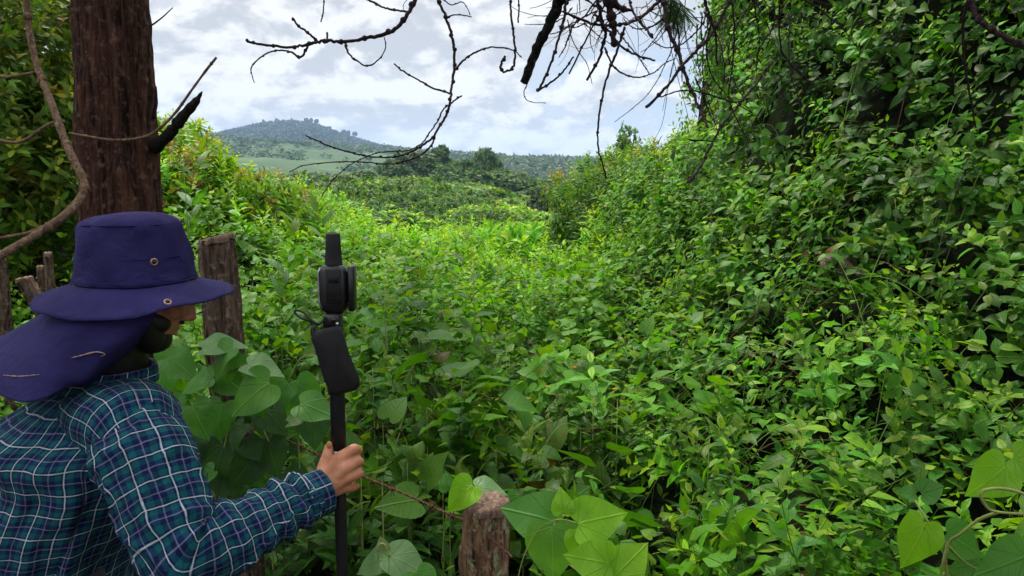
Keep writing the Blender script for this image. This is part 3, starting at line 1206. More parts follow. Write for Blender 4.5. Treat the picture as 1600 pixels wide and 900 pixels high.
put_tree('feather', 980, 206, 30, 'tall feathery young tree above the far end of the bank', VG, sx=.62)
put_tree('feather', 1012, 240, 28, 'lower feathery treetop on the right of the tall feathery tree', VG, sx=.7)
put_tree('feather', 960, 245, 27, 'smallest feathery treetop left of the tall feathery tree', VG, sx=.5)
put_tree('olive', 845, 300, 52, 'bare looking grey shrub at the meadow edge', VG, sx=1.0)
# a wooded belt right and left of the big pine: each tree is a thing, alike ones share a label
for i in range(120):
    px = tr.uniform(560, 1130)
    r = tr.uniform(85, 240)
    tpy = np.interp(px, [560, 640, 800, 900, 1130], [285, 276, 272, 270, 272]) + 4 + (240 - r) * .20 + tr.uniform(-3, 8)
    kd = ['broad', 'broad', 'pine', 'acacia', 'olive'][tr.integers(0, 5)]
    where = ('left of the narrow pines' if px < 670 else 'around the big dense pine' if px < 800 else 'between the big pine and the bank' if px < 950 else 'behind the far shrubs')
    row = 'front row' if r < 140 else 'back row'
    put_tree(kd, px, tpy, r, {'broad': 'rounded green tree', 'pine': 'dark pine', 'acacia': 'flat crowned acacia', 'olive': 'thin grey green tree'}[kd] + ', ' + row + ' of woods ' + where,
             'wooded belt across the valley', sx=tr.uniform(.9, 1.5))
for i in range(34):
    px = tr.uniform(250, 620)
    r = tr.uniform(70, 220)
    tpy = 302 + tr.uniform(-12, 10) - (r - 70) * .07
    kd = ['broad', 'acacia', 'olive'][tr.integers(0, 3)]
    put_tree(kd, px, tpy, r, {'broad': 'rounded tree scattered on the lower grassy slope', 'acacia': 'low acacia scattered on the lower grassy slope',
             'olive': 'thin grey green tree scattered on the lower grassy slope'}[kd], 'trees on the lower slope', sx=tr.uniform(.9, 1.3))
for i in range(26):
    px = tr.uniform(430, 900); r = tr.uniform(28, 60)
    kb = tr.integers(0, 3)
    put_tree(['acacia', 'lime', 'broad'][kb], px, 316 + (60 - r) * .75 + tr.uniform(-8, 10), r,
             ('flat spreading', 'lime green rounded', 'dull green rounded')[kb] + ' bush ' + ('left of' if px < 640 else 'below' if px < 790 else 'right of') + ' the big dense pine, ' + ('near' if r < 44 else 'far') + ' end of the meadow', 'bushes in the meadow', sx=tr.uniform(.9, 1.4))

# scrub and woods beyond what one could count
g = Geo()
srng = np.random.default_rng(90)
n = 15000
r = 230 + 800 * srng.random(n)
pxs = srng.uniform(200, 1350, n)
x, y = (pxs - 800) / FPX * r, r
dn = fbm(x / 90, y / 90, 101.) + .35 * fbm(x / 20, y / 20, 103.) + np.where(pxs > 740, .55, 0)
dn = dn + .35 * fbm(x / 9, y / 9, 105.)
kp = dn > np.where(pxs > 740, -.04, -.22)
x, y, r, pxs = x[kp], y[kp], r[kp], pxs[kp]
n = len(x)
P = np.stack([x, y, G(x, y) + .4], -1)
D = np.tile(np.array([0, 0, 1.0]), (n, 1)) + .3 * srng.standard_normal((n, 3))
scatter(g, T_TUFT, P, D, srng.uniform(2.2, 5.0, n) * np.interp(r, [230, 1000], [.8, 1.35]) * np.where(pxs > 740, 1.5, 1), colours(n, srng, (.035, .062, .024), .35), srng)
o = link('distant_scrub', g, M['leaf_far'])
tag(o, kind='stuff')
g = Geo()
n = 9000
r = srng.uniform(1080, 1590, n)
pxs = srng.uniform(280, 1100, n)
x, y = (pxs - 800) / FPX * r, r
P = np.stack([x, y, G(x, y) + 2], -1)
D = np.tile(np.array([0, 0, 1.0]), (n, 1)) + .3 * srng.standard_normal((n, 3))
scatter(g, T_TUFT, P, D, srng.uniform(5, 9, n), colours(n, srng, (.012, .024, .013), .3), srng)
o = link('hillside_woods', g, M['leaf_far'])
tag(o, kind='stuff')

# single trees along the skyline of the hill
hp = [make_tree('hilltop_pine', tr, 20, 5.5, 12, 22, 2.6, (.016, .030, .016), 'umbrella', .6),
      make_tree('hilltop_pine', tr, 20, 4.5, 14, 22, 2.4, (.016, .030, .016), 'pine', .5)]
first = [True, True]
for i in range(96):
    if i < 48:
        px = tr.uniform(345, 560)
    else:
        px = tr.uniform(540, 830)
    if 398 < px < 404 or 433 < px < 440:
        continue
    rr = 1600 + tr.uniform(-30, 30)
    x = (px - 800) / FPX * rr
    loc = (x, rr, float(G(x, rr)) - 1)
    s = tr.uniform(.6, 1.0) * (1.1 if 400 < px < 560 else .75) * (.85 if px > 650 else 1)
    k = tr.integers(0, 2)
    lab = ('flat crowned pine among those lining the hilltop skyline', 'narrow pine among those lining the hilltop skyline')[k]
    if first[k]:
        first[k] = False
        hp[k].location = loc; hp[k].scale = (s * .7, s * .7, s)
        tag(hp[k], lab, None, 'pines along the hilltop')
    else:
        dup(hp[k], loc, tr.uniform(0, 6), (s * tr.uniform(.40, .75), s * .6, s), lab, 'pines along the hilltop')
g = Geo()
x = (463 - 800) / FPX * 1590
zb = float(G(x, 1590))
tube(g, [(x, 1590, zb), (x, 1590, zb + 38)], [.5, .25], 6)
for zz in (12, 24, 34):
    tube(g, [(x - 1.5, 1590, zb + zz), (x + 1.5, 1590, zb + zz)], [.15, .15], 4)
tag(top('radio_mast', g, M['mast'], (x, 1590, zb)), 'thin radio mast rising from the top of the far hill', 'mast')


# ------------------------------------------------------------------ leafy trees on the left, behind the big trunk
def leafy_mass(root, blobs, dens, rng, base, tpls, warm=.5, tipcol=None, size=(.8, 1.2), inner=(.02, .05, .015)):
    g = Geo()
    for (c0, rad) in blobs:
        n = int(dens * 4 * (rad[0] * rad[1] * rad[2]) ** (2 / 3) * 3)
        d = rng.standard_normal((n, 3)); d /= np.linalg.norm(d, axis=1)[:, None]
        P = np.array(c0) + d * np.array(rad) * (rng.uniform(.45, 1.05, (n, 1)) ** .5)
        col = colours(n, rng, base, .3)
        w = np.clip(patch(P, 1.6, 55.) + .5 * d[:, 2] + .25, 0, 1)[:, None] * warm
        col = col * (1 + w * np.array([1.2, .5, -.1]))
        if tipcol is not None:
            tsel = (rng.random(n) < .10) & (d[:, 2] > -.2)
            col[tsel] = np.array(tipcol) * rng.uniform(.7, 1.2, (tsel.sum(), 1))
        scatter(g, tpls, P, d + np.array([0, 0, .6]) + .4 * rng.standard_normal((n, 3)), rng.uniform(*size, n), col, rng)
    return link('crown', g, M['leaf'], root)


FRESH = np.array([1.52, 1.50, .50])
lr = np.random.default_rng(123)


def W(px, py, d):
    return np.array(at(px, py, d))


t1 = empty('broadleaf_tree', W(30, 275, 5.2) * np.array([1, 1, 0]), 'dark leafy tree with yellowish young leaves at the left edge, behind the big red trunk', 'tree')
bl = []
for (px, py, d, r_) in ((-30, 40, 5.2, .55), (60, 90, 5.4, .42), (-20, 190, 5.0, .5), (60, 210, 5.3, .42), (20, 300, 5.0, .45), (90, 320, 5.4, .38), (-50, 340, 5.0, .5),
                        (95, 160, 5.6, .28), (0, 0, 5.6, .36), (-60, 100, 5.6, .6), (85, 255, 5.6, .36), (10, 140, 5.8, .5)):
    bl.append((W(px, py, d), (r_, r_, r_ * .8)))
leafy_mass(t1, bl, 62, lr, (.078, .130, .036), T_SHRUB, 1.0, (.30, .20, .03))
g = Geo()
b0 = np.array(t1.location)
tube(g, catmull([b0 - [0, 0, .1], b0 + [.05, 0, 1.0], b0 + [-.1, 0, 2.2], b0 + [-.2, .1, 3.2]], 5), [.09, .07, .05, .03], 8)
for (c0, rad) in bl[::2]:
    tube(g, catmull([b0 + [0, 0, .9], (b0 + [0, 0, 1.2] + c0) / 2, c0], 4), [.03, .012], 5)
link('trunk', g, M['twig'], t1)

t2 = empty('yellow_tipped_shrub', W(300, 275, 7.5) * np.array([1, 1, 0]), 'shrub with yellow and reddish young tips just right of the big trunk', 'shrub')
bl = []
for (px, py, d, r_) in ((285, 275, 7.6, .42), (265, 235, 7.8, .30), (330, 305, 7.3, .40), (230, 260, 8.2, .5), (390, 330, 7.5, .38), (300, 330, 7.4, .5), (440, 345, 7.6, .33)):
    bl.append((W(px, py, d), (r_, r_, r_ * .8)))
leafy_mass(t2, bl, 75, lr, (.105, .195, .028), T_SHRUB, .6, (.36, .20, .05), (.8, 1.15))
g = Geo()
b0 = np.array(t2.location)
for (c0, rad) in bl:
    tube(g, catmull([b0, (b0 + [0, 0, .3] + c0) / 2, c0], 4), [.03, .012], 5)
link('stem', g, M['postd'], t2)

for (lab, bcol, tips, bls) in (
        ('dark glossy rounded shrub where the meadow meets the bank', (.034, .085, .026), None, ((925, 345, 8.4, .40), (960, 320, 8.6, .42), (905, 375, 8.1, .32), (945, 385, 7.9, .36), (990, 350, 8.2, .38), (925, 315, 9.0, .32))),
        ('rounded mid green shrub with reddish tips behind the dark glossy shrub', (.075, .155, .030), (.30, .17, .05), ((900, 305, 10.2, .36), (940, 290, 10.4, .42), (985, 280, 10.2, .45), (1020, 275, 10.0, .38))),
        ('yellow green shrub tucked under the edge of the vine covered tree', (.120, .220, .028), (.34, .24, .05), ((1075, 262, 8.8, .38), (1110, 240, 9.0, .38), (1050, 290, 8.4, .36), (1095, 285, 8.2, .40)))):
    b0 = W(bls[0][0], 275, bls[0][2]) * np.array([1, 1, 0])
    rt_ = empty('rounded_shrub', b0, lab, 'shrub')
    bl = [(W(a_, b_, c_), (r_, r_, r_ * .8)) for (a_, b_, c_, r_) in bls]
    leafy_mass(rt_, bl, 60, lr, bcol, T_SHRUB, .5, tips, (.6, 1.0))
    g = Geo()
    for (c0, rad) in bl:
        tube(g, catmull([b0, (b0 + [0, 0, .3] + c0) / 2, c0], 4), [.025, .01], 5)
    link('stem', g, M['postd'], rt_)

# ------------------------------------------------------------------ big conifer trunk by the person, with its crown above the frame
def barked(geo, pts, rad, n, k, amp, seed, fr=14, vz=1.6, col=(1, 1, 1)):
    P = catmull(pts, k)
    P = np.array([list(p) for p in P])
    m = len(P)
    rr = np.interp(np.linspace(0, 1, m), np.linspace(0, 1, len(rad)), rad)
    th = np.linspace(0, 2 * np.pi, n, endpoint=False)
    s = np.concatenate([[0], np.cumsum(np.linalg.norm(np.diff(P, axis=0), axis=1))])
    TT, SS = np.meshgrid(th, s)
    cxx, syy = np.cos(TT), np.sin(TT)
    q = np.abs(fbm(TT / (2 * np.pi) * fr + .5 * vn(SS * 3, TT, seed), SS * vz, seed, 3))
    # seamless: blend the first and last columns
    bl_ = ss(2 * np.pi * .93, 2 * np.pi, TT)
    q0 = np.abs(fbm(0 * TT + .5 * vn(SS * 3, 0 * TT, seed), SS * vz, seed, 3))
    q = q * (1 - bl_) + q0 * bl_
    d = -amp * (1 - np.clip(q * 3.2, 0, 1)) + amp * .5 * fbm(TT * 30, SS * 9, seed + 4)
    lump = .04 * fbm(cxx * 1.3 + 5, SS * 1.5 + syy, seed + 9)
    rad2 = rr[:, None] * (1 + lump) + d
    V = np.stack([P[:, None, 0] + rad2 * cxx, P[:, None, 1] + rad2 * syy, np.broadcast_to(P[:, None, 2], TT.shape)], -1)
    geo.add(V.reshape(-1, 3), grid_faces(m, n, True), col)
    return geo


TD = 2.75
tbase = W(216, 900, TD); ttop = W(171, -10, TD)
con = empty('conifer_tree', (tbase[0] + .03, TD, 0), 'thick reddish brown conifer trunk with peeling bark rising behind the person in the blue hat', 'tree')
g = Geo()
dirn = (ttop - tbase)
def tp(z):
    return tbase + dirn * (z - tbase[2]) / dirn[2] + np.array([0, 0, 0])
rr0 = 60 / FPX * TD
barked(g, [tp(-.1), tp(.6), tp(1.4), tp(1.9), tp(2.4), tp(3.4), tp(4.8), tp(6.5), tp(8.5)], [rr0 * 1.35, rr0 * 1.1, rr0 * 1.03, rr0 * .95, rr0 * .88, rr0 * .8, rr0 * .65, rr0 * .45, rr0 * .15], 170, 44, .016, 3.0, 15, 2.6)
trunk = link('trunk', g, M['bark'], con)
# broken stub on the right, lesser stubs
g = Geo()
P_ = catmull([W(238, 232, TD), W(262, 212, TD - .05), W(285, 183, TD - .08), W(305, 160, TD - .1), W(316, 143, TD - .1)], 6)
tube(g, P_, [.024, .020, .018, .014, .003], 12, wob=.14)
link('broken_branch', g, M['charred'], con)
g = Geo()
tube(g, catmull([W(240, 185, TD), W(244, 160, TD), W(244, 135, TD)], 5), [.008, .006, .002], 6, wob=.1)
tube(g, catmull([W(225, 20, TD - .1), W(232, 40, TD - .15), W(250, 30, TD - .2), W(270, 12, TD - .2)], 5), [.004, .003, .0015], 5)
tube(g, catmull([W(232, 38, TD - .15), W(236, 48, TD - .15)], 3), [.002, .001], 5)
link('dead_twig', g, M['twig'], con)
# crown: drooping sprays well above the frame
g = Geo(); gb = Geo()
kr = np.random.default_rng(8)
for i in range(12):
    z0 = kr.uniform(3.6, 8.0)
    a = kr.uniform(0, 6.28)
    L = kr.uniform(1.4, 3.4) * (1.1 - (z0 - 3.6) / 8)
    p0 = tp(z0)
    p1 = p0 + np.array([math.cos(a) * L * .55, math.sin(a) * L * .55, .25])
    p2 = p0 + np.array([math.cos(a) * L, math.sin(a) * L, -.1])
    lim = CAMZ + .26 * max(p2[1], .5) + .7
    if p2[2] < lim:
        p2[2] = lim; p1[2] = max(p1[2], lim)
    pp = catmull([p0, p1, p2], 8)
    tube(gb, pp, [.035, .008], 5)
    for q in pp[4:]:
        m_ = 13
        Pq = np.array(q) + kr.standard_normal((m_, 3)) * np.array([.22, .22, .12])
        scatter(g, T_SHRUB, Pq, kr.standard_normal((m_, 3)) + np.array([0, 0, -.3]), kr.uniform(.8, 1.3, m_), colours(m_, kr, (.03, .07, .025)), kr)
link('crown', g, M['leaf'], con)
link('branch', gb, M['bark'], con)

# the tree the dead limbs hang from: trunk and crown above and behind the camera
ov = empty('overhanging_tree', (1.5, -1.3, 0), 'dead leafless limbs and tangled twigs hanging from above across the sky', 'tree')
g = Geo()
barked(g, [(1.5, -1.3, -.1), (1.5, -1.3, 1.6), (1.45, -1.2, 3.2), (1.3, -1.0, 5.0), (1.2, -.9, 7.0)], [.22, .18, .16, .12, .05], 80, 16, .010, 6.0)
link('trunk', g, M['bark'], ov)
g = Geo(); gb = Geo()
for i in range(12):
    z0 = kr.uniform(3.2, 6.8); a = kr.uniform(0, 6.28); L = kr.uniform(1.6, 4.2)
    p0 = np.array([1.35, -1.1, z0])
    p2 = p0 + np.array([math.cos(a) * L, math.sin(a) * L, kr.uniform(-.3, .6)])
    lim = CAMZ + .26 * max(p2[1], 0) + .75
    p2[2] = max(p2[2], lim)
    p1 = (p0 + p2) / 2 + [0, 0, .25]; p1[2] = max(p1[2], lim)
    pp = catmull([p0, p1, p2], 8)
    tube(gb, pp, [.035, .008], 5)
    for q in pp[5:]:
        m_ = 11
        Pq = np.array(q) + kr.standard_normal((m_, 3)) * np.array([.25, .25, .12])
        scatter(g, T_SHRUB, Pq, kr.standard_normal((m_, 3)) + np.array([0, 0, -.3]), kr.uniform(.8, 1.3, m_), colours(m_, kr, (.03, .07, .025)), kr)
link('crown', g, M['leaf'], ov)
link('branch', gb, M['bark'], ov)


# ------------------------------------------------------------------ dead twigs hanging into the view
def c4(p, d): return W(p[0] / 2.572 + 300, p[1] / 2.572, d)
def c5(p, d): return W(p[0] / 2.572 + 700, p[1] / 2.572, d)
def c6(p, d): return W(p[0] / 2 + 1100, p[1] / 2, d)


tw = np.random.default_rng(17)


def twig(geo, pts, conv, d0, d1, w0, w1, knots=True):
    """w in photo pixels of width"""
    n = len(pts)
    Q = [conv(p, d0 + (d1 - d0) * i / max(1, n - 1)) for i, p in enumerate(pts)]
    pp = catmull(Q, 7)
    m = len(pp)
    wr = np.interp(np.linspace(0, 1, m), [0, 1], [w0, w1]) / 2 / FPX * (d0 + d1) / 2
    pp = [p + Vector(tw.normal(0, 1, 3)) * min(wr[i] * .3, .0010) for i, p in enumerate(pp)]
    tube(geo, pp, list(wr * (1 + .07 * tw.standard_normal(m))), 6)
    if knots:
        for i in range(2, m - 1, tw.integers(6, 10)):
            sphere(geo, np.array(pp[i]), (wr[i] * 1.7,) * 3, n=6, m=5)


DA = 1.75
ga = Geo()
twig(ga, [(905, -60), (895, 0), (870, 50), (830, 105), (770, 140), (680, 158), (600, 168), (540, 165), (490, 172), (435, 185), (380, 190), (290, 180), (235, 170), (220, 160)], c4, DA, DA - .1, 7, 3)
twig(ga, [(505, 168), (470, 135), (430, 105), (402, 70)], c4, DA - .05, DA - .1, 3.5, 3)
twig(ga, [(545, 165), (543, 130)], c4, DA, DA, 3, 3, False)
twig(ga, [(465, 186), (435, 232), (400, 210), (350, 202), (300, 215), (255, 250), (237, 280), (250, 332)], c4, DA, DA + .1, 3.5, 1.6)
twig(ga, [(615, 170), (630, 215), (670, 250), (710, 265), (755, 235), (778, 190), (773, 150)], c4, DA, DA - .1, 3.4, 1.4)
twig(ga, [(690, -10), (710, 0), (770, 30), (820, 42), (868, 47)], c4, DA, DA, 3, 3.2)
twig(ga, [(855, 50), (850, 20), (880, -20)], c4, DA, DA, 1, 1, False)
o = link('curved_limb', ga, M['twig'], ov)
ga = Geo()
DB = 1.6
twig(ga, [(985, -60), (990, 0), (1020, 70), (1045, 150), (1055, 220), (1052, 290), (1040, 380), (1030, 440), (1000, 500), (960, 560), (900, 600), (840, 625), (780, 632), (700, 628), (650, 615), (560, 590), (500, 565), (457, 545)], c4, DB, DB - .2, 5, 2)
twig(ga, [(1082, 385), (1040, 415), (1010, 440), (985, 490), (950, 540), (925, 575), (870, 605), (820, 607), (740, 615), (690, 635), (640, 660), (590, 700), (550, 745), (520, 790)], c4, DB, DB + .1, 2.6, 1.6)
twig(ga, [(975, 545), (965, 580), (930, 615), (880, 640), (800, 658), (700, 652), (620, 650), (520, 655), (440, 668), (390, 692)], c4, DB, DB - .1, 3.2, 1.3)
twig(ga, [(1052, 285), (1090, 245), (1140, 210), (1200, 190), (1286, 200), (1325, 232)], c4, DB, DB - .1, 3.6, 1.6)
twig(ga, [(1038, 375), (960, 350), (890, 310), (840, 280), (812, 255)], c4, DB, DB - .1, 3.2, 2)
twig(ga, [(1025, 72), (1060, 58), (1125, 68)], c4, DB, DB, 2.6, 1.6)
twig(ga, [(1005, -10), (1040, 20), (1085, 8), (1110, 40), (1118, 62)], c4, DB, DB, 2, 1.2)
twig(ga, [(530, -10), (527, 50), (518, 88)], c4, DB, DB, 2, 2)
link('curved_limb', ga, M['twig'], ov)
ga = Geo()
DC = 1.5
twig(ga, [(470, -50), (450, 0), (405, 100), (352, 210), (305, 335)], c5, DC, DC + .1, 19, 15, False)
o = link('thick_dead_limb', ga, M['charred'], ov)
ga = Geo()
twig(ga, [(352, 240), (322, 330), (305, 370), (315, 400), (345, 412), (394, 413)], c5, DC, DC, 2, 1)
twig(ga, [(248, -20), (255, 70), (265, 150), (270, 210), (262, 270), (225, 288), (211, 265), (230, 225)], c5, DC, DC, 3, 4)
twig(ga, [(286, -10), (283, 90)], c5, DC, DC, 2.5, 2.5)
twig(ga, [(478, -20), (465, 80), (450, 130), (425, 220), (400, 290), (370, 350), (360, 363), (410, 335), (450, 300), (480, 265), (503, 228)], c5, 1.7, 1.6, 5, 2.5)
twig(ga, [(645, -20), (655, 60), (665, 100), (665, 190)], c5, 1.7, 1.7, 12, 7)
twig(ga, [(650, 0), (690, 32), (745, 42)], c5, 1.7, 1.7, 12, 4)
twig(ga, [(600, 0), (620, 90), (630, 150), (605, 240), (560, 322)], c5, 1.7, 1.8, 5, 4)
twig(ga, [(870, -20), (800, 50), (740, 85), (680, 100), (600, 100), (540, 80), (460, 45)], c5, 1.9, 1.6, 6, 3)
twig(ga, [(480, 80), (500, 160), (530, 215), (560, 260), (580, 340)], c5, 1.7, 1.7, 1.8, 1)
twig(ga, [(710, 110), (680, 200), (640, 310), (615, 420), (602, 520), (605, 600), (630, 690), (635, 715)], c5, 1.6, 1.7, 4.2, 2.4)
twig(ga, [(725, -10), (750, 60), (790, 110), (820, 150)], c5, 1.8, 1.7, 3.5, 4)
twig(ga, [(590, 60), (640, 120), (700, 190), (770, 225), (830, 243)], c5, 1.7, 1.6, 4.5, 3)
twig(ga, [(640, 0), (560, 150), (487, 295)], c5, 1.6, 1.8, 3, 3)
twig(ga, [(630, 190), (660, 260), (710, 300), (770, 310), (830, 290), (870, 255), (915, 235)], c5, 1.7, 1.8, 3, 1.5)
twig(ga, [(865, -20), (880, 100), (920, 200), (950, 290), (990, 390), (1020, 460), (1042, 510)], c5, 1.8, 1.6, 7, 3.6)
twig(ga, [(1140, -10), (1100, 70), (1060, 140), (1000, 200), (940, 265), (880, 345), (798, 432)], c5, 1.7, 1.6, 5, 4.4)
twig(ga, [(1028, -10), (1050, 60), (1075, 140), (1080, 262)], c5, 1.8, 1.8, 4, 3)
twig(ga, [(855, 390), (930, 365), (1010, 370), (1080, 390), (1150, 410), (1210, 395)], c5, 1.7, 1.9, 2, 3)
twig(ga, [(993, 316), (1020, 370), (1040, 430), (1075, 500)], c5, 1.8, 1.8, 3, 1.6)
twig(ga, [(1300, 250), (1220, 360), (1140, 455), (1090, 520), (1040, 620), (1000, 690), (962, 735)], c5, 2.0, 1.7, 4, 4)
twig(ga, [(968, 562), (1060, 568)], c5, 1.75, 1.75, 3, 2)
twig(ga, [(1140, -10), (1150, 100), (1145, 250), (1130, 350), (1135, 420), (1170, 500), (1205, 560)], c5, 1.9, 1.9, 3, 1.6)
link('hanging_twigs', ga, M['twig'], ov)
ga = Geo()
for i in range(85):
    x0 = tw.uniform(430, 1400); y0 = tw.uniform(-40, 120)
    if x0 > 1180: y0 = tw.uniform(-40, 60)
    an = tw.normal(1.5, .75); L = tw.uniform(120, 420) * (1.3 if x0 > 880 else .7); cv = tw.normal(0, .9)
    pts = [(x0, y0)]
    for s in range(6):
        an += cv / 6 + tw.normal(0, .12)
        x0 += math.cos(an) * L / 6; y0 += math.sin(an) * L / 6
        pts.append((x0, y0))
    w = tw.choice([1.0, 1.4, 2.0, 3.0])
    twig(ga, pts, c5, tw.uniform(1.7, 2.4), tw.uniform(1.7, 2.4), w, w * .5, w > 1.5)
link('fine_twigs', ga, M['twig'], ov)
ga = Geo()
twig(ga, [(815, -30), (830, 0), (860, 60), (910, 100), (1010, 150)], c6, 1.5, 1.4, 8, 8)
twig(ga, [(828, -10), (808, 80), (815, 200), (830, 290), (850, 400)], c6, 1.5, 1.6, 4.5, 2.5)
link('drooping_twig', ga, M['twig'], ov)
# the live limbs the dead twigs grow from, above the view
ga = Geo()
root_ = Vector((1.38, -1.05, 3.5))
bar = [W(1330, -150, 1.9), W(1240, -75, 1.8), W(1100, -60, 1.75), W(960, -62, 1.7), W(860, -70, 1.6), W(760, -85, 1.55)]
tube(ga, catmull([root_, Vector((1.5, -.1, 3.1))] + bar, 7), [.05, .035, .022, .016, .012, .008], 8)
for (p_, r_) in ((c4((985, -60), DB), .0045), (c4((905, -60), DA), .006), (c4((530, -10), DB), .002), (c5((470, -50), DC), .013)):
    q_ = p_ if isinstance(p_, Vector) else Vector(p_)
    e_ = W(800 if q_.x < .1 else 900, -80, 1.6)
    tube(ga, catmull([Vector(q_), Vector(q_) + Vector((.05, 0, .12)), (Vector(q_) + Vector(e_)) / 2 + Vector((.0, 0, .14)), Vector(e_)], 6), [r_, r_, r_ * 1.1, max(.008, r_)], 6)
link('limb', ga, M['twig'], ov)
# a scrap of green needles among the dead twigs
ga = Geo()
for s in range(26):
    a = tw.normal(1.6, .5)
    p0 = (905 + tw.uniform(-30, 50), tw.uniform(-20, 60))
    p1 = (p0[0] + math.cos(a) * 90, p0[1] + math.sin(a) * 90)
    A0, A1 = c5(p0, 2.0), c5(p1, 2.05)
    for k in range(14):
        q = A0 + (A1 - A0) * k / 14
        for sd in (-1, 1):
            e = q + np.array([sd * .016, 0, -.012])
            V_ = np.array([q, (q + e) / 2 + [0, 0, .0012], e, (q + e) / 2 - [0, 0, .0012]])
            ga.add(V_, [[0, 1, 2, 3]], (.035, .075, .03), np.zeros((4, 2)))
link('green_needles', ga, M['leaf_far'], ov)


# lianas on the left
def liana(pts, ds, w, label, mat='liana'):
    g = Geo()
    Q = [W(p[0], p[1], d) for p, d in zip(pts, ds)]
    pp = catmull(Q, 8)
    r_ = w / 2 / FPX * np.mean(ds)
    tube(g, pp, [r_ * .9, r_ * 1.1, r_], 8, wob=.08)
    for i in range(9, len(pp) - 2, 17):
        sphere(g, np.array(pp[i]), (r_ * 1.45,) * 3, n=8, m=6)
    return tag(top('liana', g, M[mat], tuple(Q[0])), label, 'vine stem')


liana([(38, -40), (43, 20), (50, 70), (62, 115), (80, 160), (98, 210), (115, 250), (131, 283), (128, 305), (105, 335), (60, 365), (20, 388), (-40, 425)], [1.9, 1.9, 1.88, 1.85, 1.8, 1.75, 1.7, 1.68, 1.66, 1.62, 1.6, 1.55, 1.5], 11,
      'thick pale brown woody vine stem curving in front of the dark leafy tree')
liana([(-20, 215), (30, 222), (75, 195), (100, 190)], [1.9] * 4, 5, 'thin brown vine stem crossing the left edge at the middle of the dark tree')
liana([(-20, 118), (15, 120), (60, 112)], [1.9] * 3, 4, 'thin brown vine stem crossing the left edge in the upper dark tree')
liana([(108, 208), (130, 212), (180, 219), (225, 214), (250, 200), (275, 175), (300, 140), (322, 110), (338, 90)], [2.3] * 9, 4,
      'thin grey brown vine stem looped across the big trunk')
liana([(120, 310), (90, 340), (50, 362), (0, 372)], [1.9, 1.85, 1.8, 1.75], 5, 'thin forked vine stem just above the small left fence posts')

# ------------------------------------------------------------------ fence posts and wire
def post(px, py, w, d, label, mat='post', lean=(0, 0), topcut=True, name='fence_post', tilt=.0):
    tp_ = W(px, py, d)
    r_ = w / 2 / FPX * d
    root = empty(name, (tp_[0] + lean[0], tp_[1] + lean[1], 0), label, 'post', 'fence posts')
    g = Geo()
    b = np.array([tp_[0] + lean[0], tp_[1] + lean[1], -.1])
    barked(g, [b, b + (tp_ - b) * .4, b + (tp_ - b) * .75, tp_], [r_ * 1.25, r_ * 1.15, r_ * 1.08, r_], 110, 22, r_ * .16, px * .1, 13, 6.5)
    link('shaft', g, M[mat], root)
    g = Geo()
    n = 48
    th = np.linspace(0, 2 * np.pi, n, endpoint=False)
    rings = []
    for f, dz in ((.98, -.012), (.98, .0), (.9, .006), (.6, .009), (.3, .006), (.001, .008)):
        wob = 1 + .04 * np.sin(3 * th + px) + .03 * np.sin(7 * th)
        rings.append(np.stack([tp_[0] + f * r_ * wob * np.cos(th), tp_[1] + f * r_ * wob * np.sin(th), tp_[2] + dz + f * r_ * tilt * np.cos(th) + .003 * np.sin(5 * th + f * 9) + 0 * th], -1))
    g.add(np.concatenate(rings), grid_faces(6, n, True))
    link('cut_top', g, M['cut'], root)
    return root, tp_


p_near, pn = post(760, 786, 80, 1.5, 'near fence post with a flat pinkish cut top and grey green lichen, at the bottom', 'post', (-.055, 0))
p_mid, pm = post(338, 374, 56, 2.15, 'dark brown fence post standing right of the blue hat brim', 'postd', (.045, .0), tilt=.25)
p_l1, _ = post(38, 436, 26, 3.4, 'short leaning brown post left of the hat, tilted to the left', 'postd', (.62, 0), tilt=.2)
p_l2, _ = post(75, 397, 13, 3.3, 'thin upright brown post between the leaning post and the hat', 'postd', (-.02, 0))
p_l3, _ = post(63, 418, 11, 3.5, 'lowest and thinnest brown post, just behind the thin upright post', 'postd', (0.0, 0))
p_l4, _ = post(-4, 395, 22, 3.3, 'brown post cut off by the left edge of the view', 'postd', (0.0, 0))


def wire():
    g = Geo()
    K = [W(300, 640, 2.12), W(352, 640, 2.12), W(440, 684, 1.98), W(500, 712, 1.87), W(560, 741, 1.76), W(640, 775, 1.63), W(700, 803, 1.55), W(742, 822, 1.47), W(800, 870, 1.42)]
    pp = catmull(K, 30)
    for s in (0, math.pi):
        P = []
        for i, p in enumerate(pp):
            a = i * .75 + s
            P.append(p + Vector((0, math.cos(a), math.sin(a))) * .0017)
        tube(g, P, .0017, 5)
    for i in (52, 74, 96, 120, 140, 166, 184):
        p = pp[i]
        for s in (-1, 1):
            tube(g, [p + Vector((-.004 * s, -.008, -.014)), p + Vector((0, 0.004, 0)), p + Vector((.006 * s, -.006, .015))], .0011, 4)
            tube(g, [p + Vector((-.004, 0.003 * s, -.003)), p + Vector((.004, .003 * s, .004))], .0032, 5)
    tag(top('barbed_wire', g, M['rust'], tuple(pp[60])), 'rusty twisted barbed wire strand running down to the near post', 'wire')


wire()


